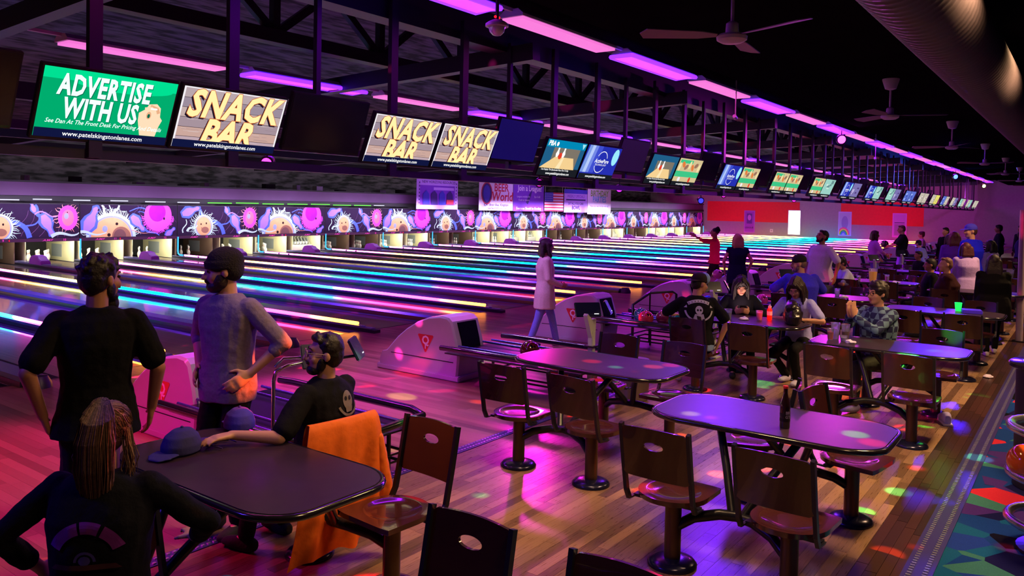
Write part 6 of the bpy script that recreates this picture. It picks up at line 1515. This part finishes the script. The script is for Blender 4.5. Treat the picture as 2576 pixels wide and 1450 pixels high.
for s in (-1, 1): mb.ball((s*.033, 0, .02), .03, m_gl2, 10, None, (1, .35, .62)); mb.tube([(s*.062, 0, .025), (s*.07, -.05, .022), (s*.062, -.11, .012)], .004, m_gl2, 6)
mb.tube([(-.01, .004, .025), (.01, .004, .025)], .004, m_gl2, 6); mb.obj('lenses', o, 60)
o = empty('phone', (2.60, -5.95, TZ), R(60)); setp(o, 'dark glossy phone lying by the sunglasses', 'phone'); mb = MB(); mb.box(-.04, .04, -.08, .08, 0, .009, m_tab); mb.obj('phone_body', o, bevel=.003); mb = MB(); mb.box(-.036, .036, -.074, .074, .009, .0095, m_gl2); mb.obj('phone_glass', o)
# beer bottle
o = empty('beer_bottle', (5.0, -8.40, TZ)); setp(o, 'dark brown beer bottle standing alone on the purple-lit table', 'bottle')
m_bott = mat('brown_glass', (.02, .006, .008), .06, spec=.9, coat=1); mb = MB(); mb.lathe([(.0005, .002), (.029, .0), (.0315, .01), (.0315, .135), (.028, .165), (.0175, .195), (.0135, .22), (.013, .262)], (0, 0, 0), m_bott, 24); mb.obj('glass', o, 50)
mb = MB(); mb.lathe([(.0145, .25), (.0155, .255), (.0155, .266), (.0005, .268)], (0, 0, 0), m_red, 16); mb.obj('bottle_rim', o, 40)
mb = MB()
for z in (.045, .075): mb.lathe([(.0318, z), (.0318, z+.022)], (0, 0, 0), mat('bottle_label', srgb(25, 12, 25), .4), 24)
f = Flat(.0004); lm_ = mat('bottle_print', srgb(170, 150, 210), .4)
for i, (t, z) in enumerate((('BR', .10), ('GT', .075))): f.text(t, 0, z, .026, lm_, offset=.03)
mb.obj('bottle_label', o); f.obj('bottle_lettering', o, (-.022, -.0245, 0), (R(90), 0, R(-42)))
# cups
m_clear = mat('clear_plastic', (.75, .72, .9), .12, trans=.85, alpha=.75); m_drink = lambda n, c: mat('drink_'+n, srgb(*c), .15)
def cup(x, y, h_, r, fill, lab, z=TZ, grp='plastic cups on the tables'):
    o = empty('plastic_cup', (x, y, z)); setp(o, lab, 'cup', grp)
    mb = MB(); mb.lathe([(r*.72, .0), (r*.74, .004), (r, h_), (r*1.05, h_+.002), (r*.97, h_), (r*.70, .006), (.0005, .005)], (0, 0, 0), m_clear, 18); mb.obj('cup_wall', o, 50)
    if fill:
        n, c, lv = fill; mb = MB(); mb.lathe([(.0005, .006), (r*.70, .006), (r*(.71+.25*lv), h_*lv), (.0005, h_*lv)], (0, 0, 0), m_drink(n, c), 16); mb.obj('drink', o, 40)
cup(9.52, -6.30, .13, .045, ('water', (150, 150, 200), .7), 'clear tall cup of water before the man in the backward cap')
cup(9.72, -6.62, .12, .043, ('pink', (190, 120, 200), .8), 'short pink-filled cup beside the ketchup bottle')
cup(8.92, -7.72, .17, .048, None, 'tall empty clear cup at the lane end of the clapping man\'s table')
cup(9.02, -7.80, .15, .045, ('cola', (120, 60, 60), .5), 'half-full cola cup next to the tall empty cup')
cup(8.80, -7.70, .12, .035, ('red', (230, 40, 30), .7), 'small cup of red drink behind the empty cup')
cup(8.78, -7.84, .06, .04, ('ice', (190, 190, 220), .7), 'low squat cup in front of the tall empty cup')
cup(17.1, -6.65, .14, .045, ('pale', (190, 150, 220), .8), 'pale paper-like cup right of the beer pitcher')
cup(16.75, -6.2, .11, .042, ('cream', (200, 170, 200), .9), 'squat cup left of the beer pitcher')
cup(20.3, -8.5, .19, .075, ('clear', (140, 130, 210), .6), 'big clear cup on the far aisle-side table near the pole')
cup(13.5, -6.6, .12, .045, None, 'empty cup on the pink-lit table')
o = empty('beer_pitcher', (16.95, -6.42, TZ)); setp(o, 'clear pitcher of golden beer on the fifth lane-side table', 'pitcher')
mb = MB(); mb.lathe([(.06, 0), (.065, .005), (.085, .25), (.09, .26), (.083, .25), (.06, .01), (.0005, .01)], (0, 0, 0), m_clear, 20); mb.obj('jug', o, 50)
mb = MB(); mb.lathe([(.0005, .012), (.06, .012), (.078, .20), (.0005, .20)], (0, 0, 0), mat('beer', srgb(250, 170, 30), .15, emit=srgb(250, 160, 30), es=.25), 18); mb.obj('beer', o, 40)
mb = MB(); mb.tube([(.085, 0, .22), (.14, 0, .21), (.15, 0, .12), (.075, 0, .05)], .01, m_clear, 8); mb.obj('handle', o, 60)
o = empty('plastic_cup', (12.75, -8.42, TZ)); setp(o, 'plastic cup glowing bright green on the aisle-side table', 'cup')
mb = MB(); mb.lathe([(.036, 0), (.048, .12), (.044, .12), (.033, .004), (.0005, .004)], (0, 0, 0), mat('glow_green', (.0, .4, .1), .4, emit=(.02, 1, .12), es=.9), 18); mb.obj('cup_wall', o, 40)
mb = MB(); mb.lathe([(.0365, .03), (.0425, .07)], (0, 0, 0), mat('glow_band', (.1, .7, .2), .4), 18); mb.obj('cup_band', o)
o = empty('drink_carton', (12.62, -8.60, TZ), R(12)); setp(o, 'flat blue carton lying beside the glowing green cup', 'carton'); mb = MB(); mb.box(-.11, .11, -.12, .12, 0, .05, mat('blue_card', srgb(70, 40, 240), .5)); mb.obj('carton_body', o, bevel=.005); mb = MB(); mb.box(-.11, .11, -.122, -.12, .01, .04, mat('pale_card', srgb(150, 170, 255), .5)); mb.obj('carton_label', o)
# ketchup, napkins, plate
o = empty('ketchup_bottle', (9.86, -6.70, TZ)); setp(o, 'red ketchup squeeze bottle with white cap on the purse table', 'bottle')
mb = MB(); mb.lathe([(.028, 0), (.032, .01), (.03, .06), (.033, .12), (.02, .15)], (0, 0, 0), mat('ketchup', srgb(240, 60, 30), .3), 18); mb.obj('bottle_body', o, 50)
mb = MB(); mb.lathe([(.021, .15), (.021, .175), (.008, .18), (.006, .20), (.0005, .2)], (0, 0, 0), m_white, 14); mb.obj('bottle_cap', o, 40); mb = MB(); mb.lathe([(.0325, .06), (.0335, .11)], (0, 0, 0), mat('ketchup_label', srgb(230, 200, 210), .5), 18); mb.obj('bottle_label', o)
m_paper = mat('paper', srgb(220, 205, 235), .8)
def crumple(x, y, z, s, lab, nm='paper_napkin', seed=1, flat=.4):
    o = empty(nm, (x, y, z)); setp(o, lab, 'napkin' if nm == 'paper_napkin' else 'paper'); vs, fs = ico((0, 0, 0), 1, None, 2); rd = random.Random(seed)
    vs = [Vector((v[0]*s*rd.uniform(.7, 1.1), v[1]*s*rd.uniform(.7, 1.1), max(0, (v[2]+.6)*s*flat*rd.uniform(.6, 1.1)))) for v in vs]; mb = MB(); mb.add(vs, fs, m_paper); mb.obj('crumpled_sheet', o)
crumple(9.62, -6.46, TZ, .07, 'crumpled white napkin between the two cups', seed=2); crumple(8.72, -7.92, TZ, .06, 'pale blue-lit napkin beside the squat cup', seed=3); crumple(16.9, -6.85, TZ, .08, 'crumpled paper at the aisle end of the pitcher table', seed=5)
crumple(12.3, -8.85, 0, .07, 'small white scrap of paper on the floor at the aisle edge', 'paper_scrap', 4)
crumple(13.3, -6.75, TZ, .07, 'crumpled napkin on the pink-lit table', seed=9)
# purse
o = empty('purse', (9.72, -7.02, TZ), R(25)); setp(o, 'slouchy black leather purse with buckled strap on the table end', 'purse'); m_lea = mat('black_leather', (.014, .008, .012), .32, bump=.6, nscale=18, coat=.2)
bl = Blob(); bl.loft([(Vector((0, 0, .01)), Vector((.19, 0, 0)), Vector((0, .08, 0))), (Vector((.0, 0, .10)), Vector((.20, 0, 0)), Vector((0, .10, 0))), (Vector((.02, 0, .21)), Vector((.15, 0, 0)), Vector((0, .08, 0))), (Vector((.03, 0, .27)), Vector((.09, 0, 0)), Vector((0, .05, 0)))], 22, 2.6)
bl.ball((-.09, .03, .2), .07); bl.build('bag_body', .009, 3, m_lea, o, 1, .016)
mb = MB(); mb.tube([(.06, -.06, .24), (.10, -.10, .20), (.13, -.13, .10), (.16, -.13, .02), (.12, -.16, .006)], .009, m_lea, 6); mb.obj('strap', o, 60)
mb = MB(); mb.tube([(.085, -.09, .235), (.125, -.105, .22), (.135, -.115, .15), (.095, -.10, .16), (.085, -.09, .235)], .005, m_chrome, 6); mb.obj('buckle', o)
# steel bin between the tables, glowing red heater panel
o = empty('steel_bin', (8.05, -5.75, 0)); setp(o, 'brushed steel cylinder bin behind the bare table', 'bin')
mb = MB(); mb.lathe([(.17, 0), (.19, .02), (.2, .42), (.19, .46), (.12, .47), (.0005, .47)], (0, 0, 0), mat('brushed_steel', (.35, .33, .33), .3, .95, noise=.2, nscale=3), 30); mb.obj('bin_body', o, 40); mb = MB(); mb.lathe([(.205, .36), (.205, .385)], (0, 0, 0), m_frame, 30); mb.obj('bin_band', o)
o = empty('lit_sign', (10.6, -7.55, 0)); setp(o, 'low red glowing slatted panel seen beneath the purse table', 'lamp')
mb = MB(); mb.box(-.02, .02, -.2, .2, .0, .45, m_frame); mb.obj('sign_case', o)
me = MB(); me.box(-.03, -.02, -.18, .18, -.012, .012, mat('red_glow', (0, 0, 0), emit=(1, .03, .01), es=2.5)); me = me.mesh('glow_slat')
for i in range(9): link_mesh('glow_slat', me, o, (0, 0, .09+i*.04))
# sneaker standing alone by the far base
o = empty('sneaker', (9.30, -8.74, 0), R(-70)); setp(o, 'single white sneaker on the floor by the aisle', 'shoe')
bl = Blob(); bl.loft([(Vector((0, -.13, .055)), Vector((.03, 0, 0)), Vector((0, 0, .05))), (Vector((0, -.08, .07)), Vector((.042, 0, 0)), Vector((0, 0, .065))), (Vector((0, 0, .06)), Vector((.045, 0, 0)), Vector((0, 0, .055))), (Vector((0, .09, .042)), Vector((.052, 0, 0)), Vector((0, 0, .038))), (Vector((0, .16, .032)), Vector((.03, 0, 0)), Vector((0, 0, .025)))], 20, 2.5)
bl.build('upper', .007, 2, mat('sneaker_cloth', srgb(190, 175, 240), .7), o); mb = MB(); mb.prism([(-.045, -.15), (.045, -.15), (.052, 0), (.056, .1), (.03, .18), (-.03, .18), (-.05, .1), (-.045, 0)], 0, .022, mat('sole', srgb(230, 220, 230), .6)); mb.obj('sole', o, bevel=.004)
# small things at the right border
o = empty('wall_speaker', (19.5, -9.3, 2.92)); setp(o, 'small white speaker box high beside the air duct', 'speaker'); mb = MB(); mb.box(-.12, .12, -.1, .1, -.13, .13, m_white); mb.obj('speaker_box', o, bevel=.015); mb = MB(); mb.box(-.02, .02, -.02, .02, .13, 1.8, m_dark); mb.obj('bracket', o)
o = empty('hanging_sign', (8.0, -9.86, 3.97)); setp(o, 'edge of a colourful hanging sign beside the duct', 'sign'); mb = MB(); mb.box(-.02, .02, -.43, .43, -.22, .22, mat('sign_green', srgb(90, 140, 90), .6, noise=.8, nscale=5)); mb.obj('sign_panel', o); mb = MB(); mb.tube([(0, 0, .22), (0, 0, .40)], .01, m_dark, 5); mb.obj('hanging_rod', o)

bpy.data.scenes.remove(TS)
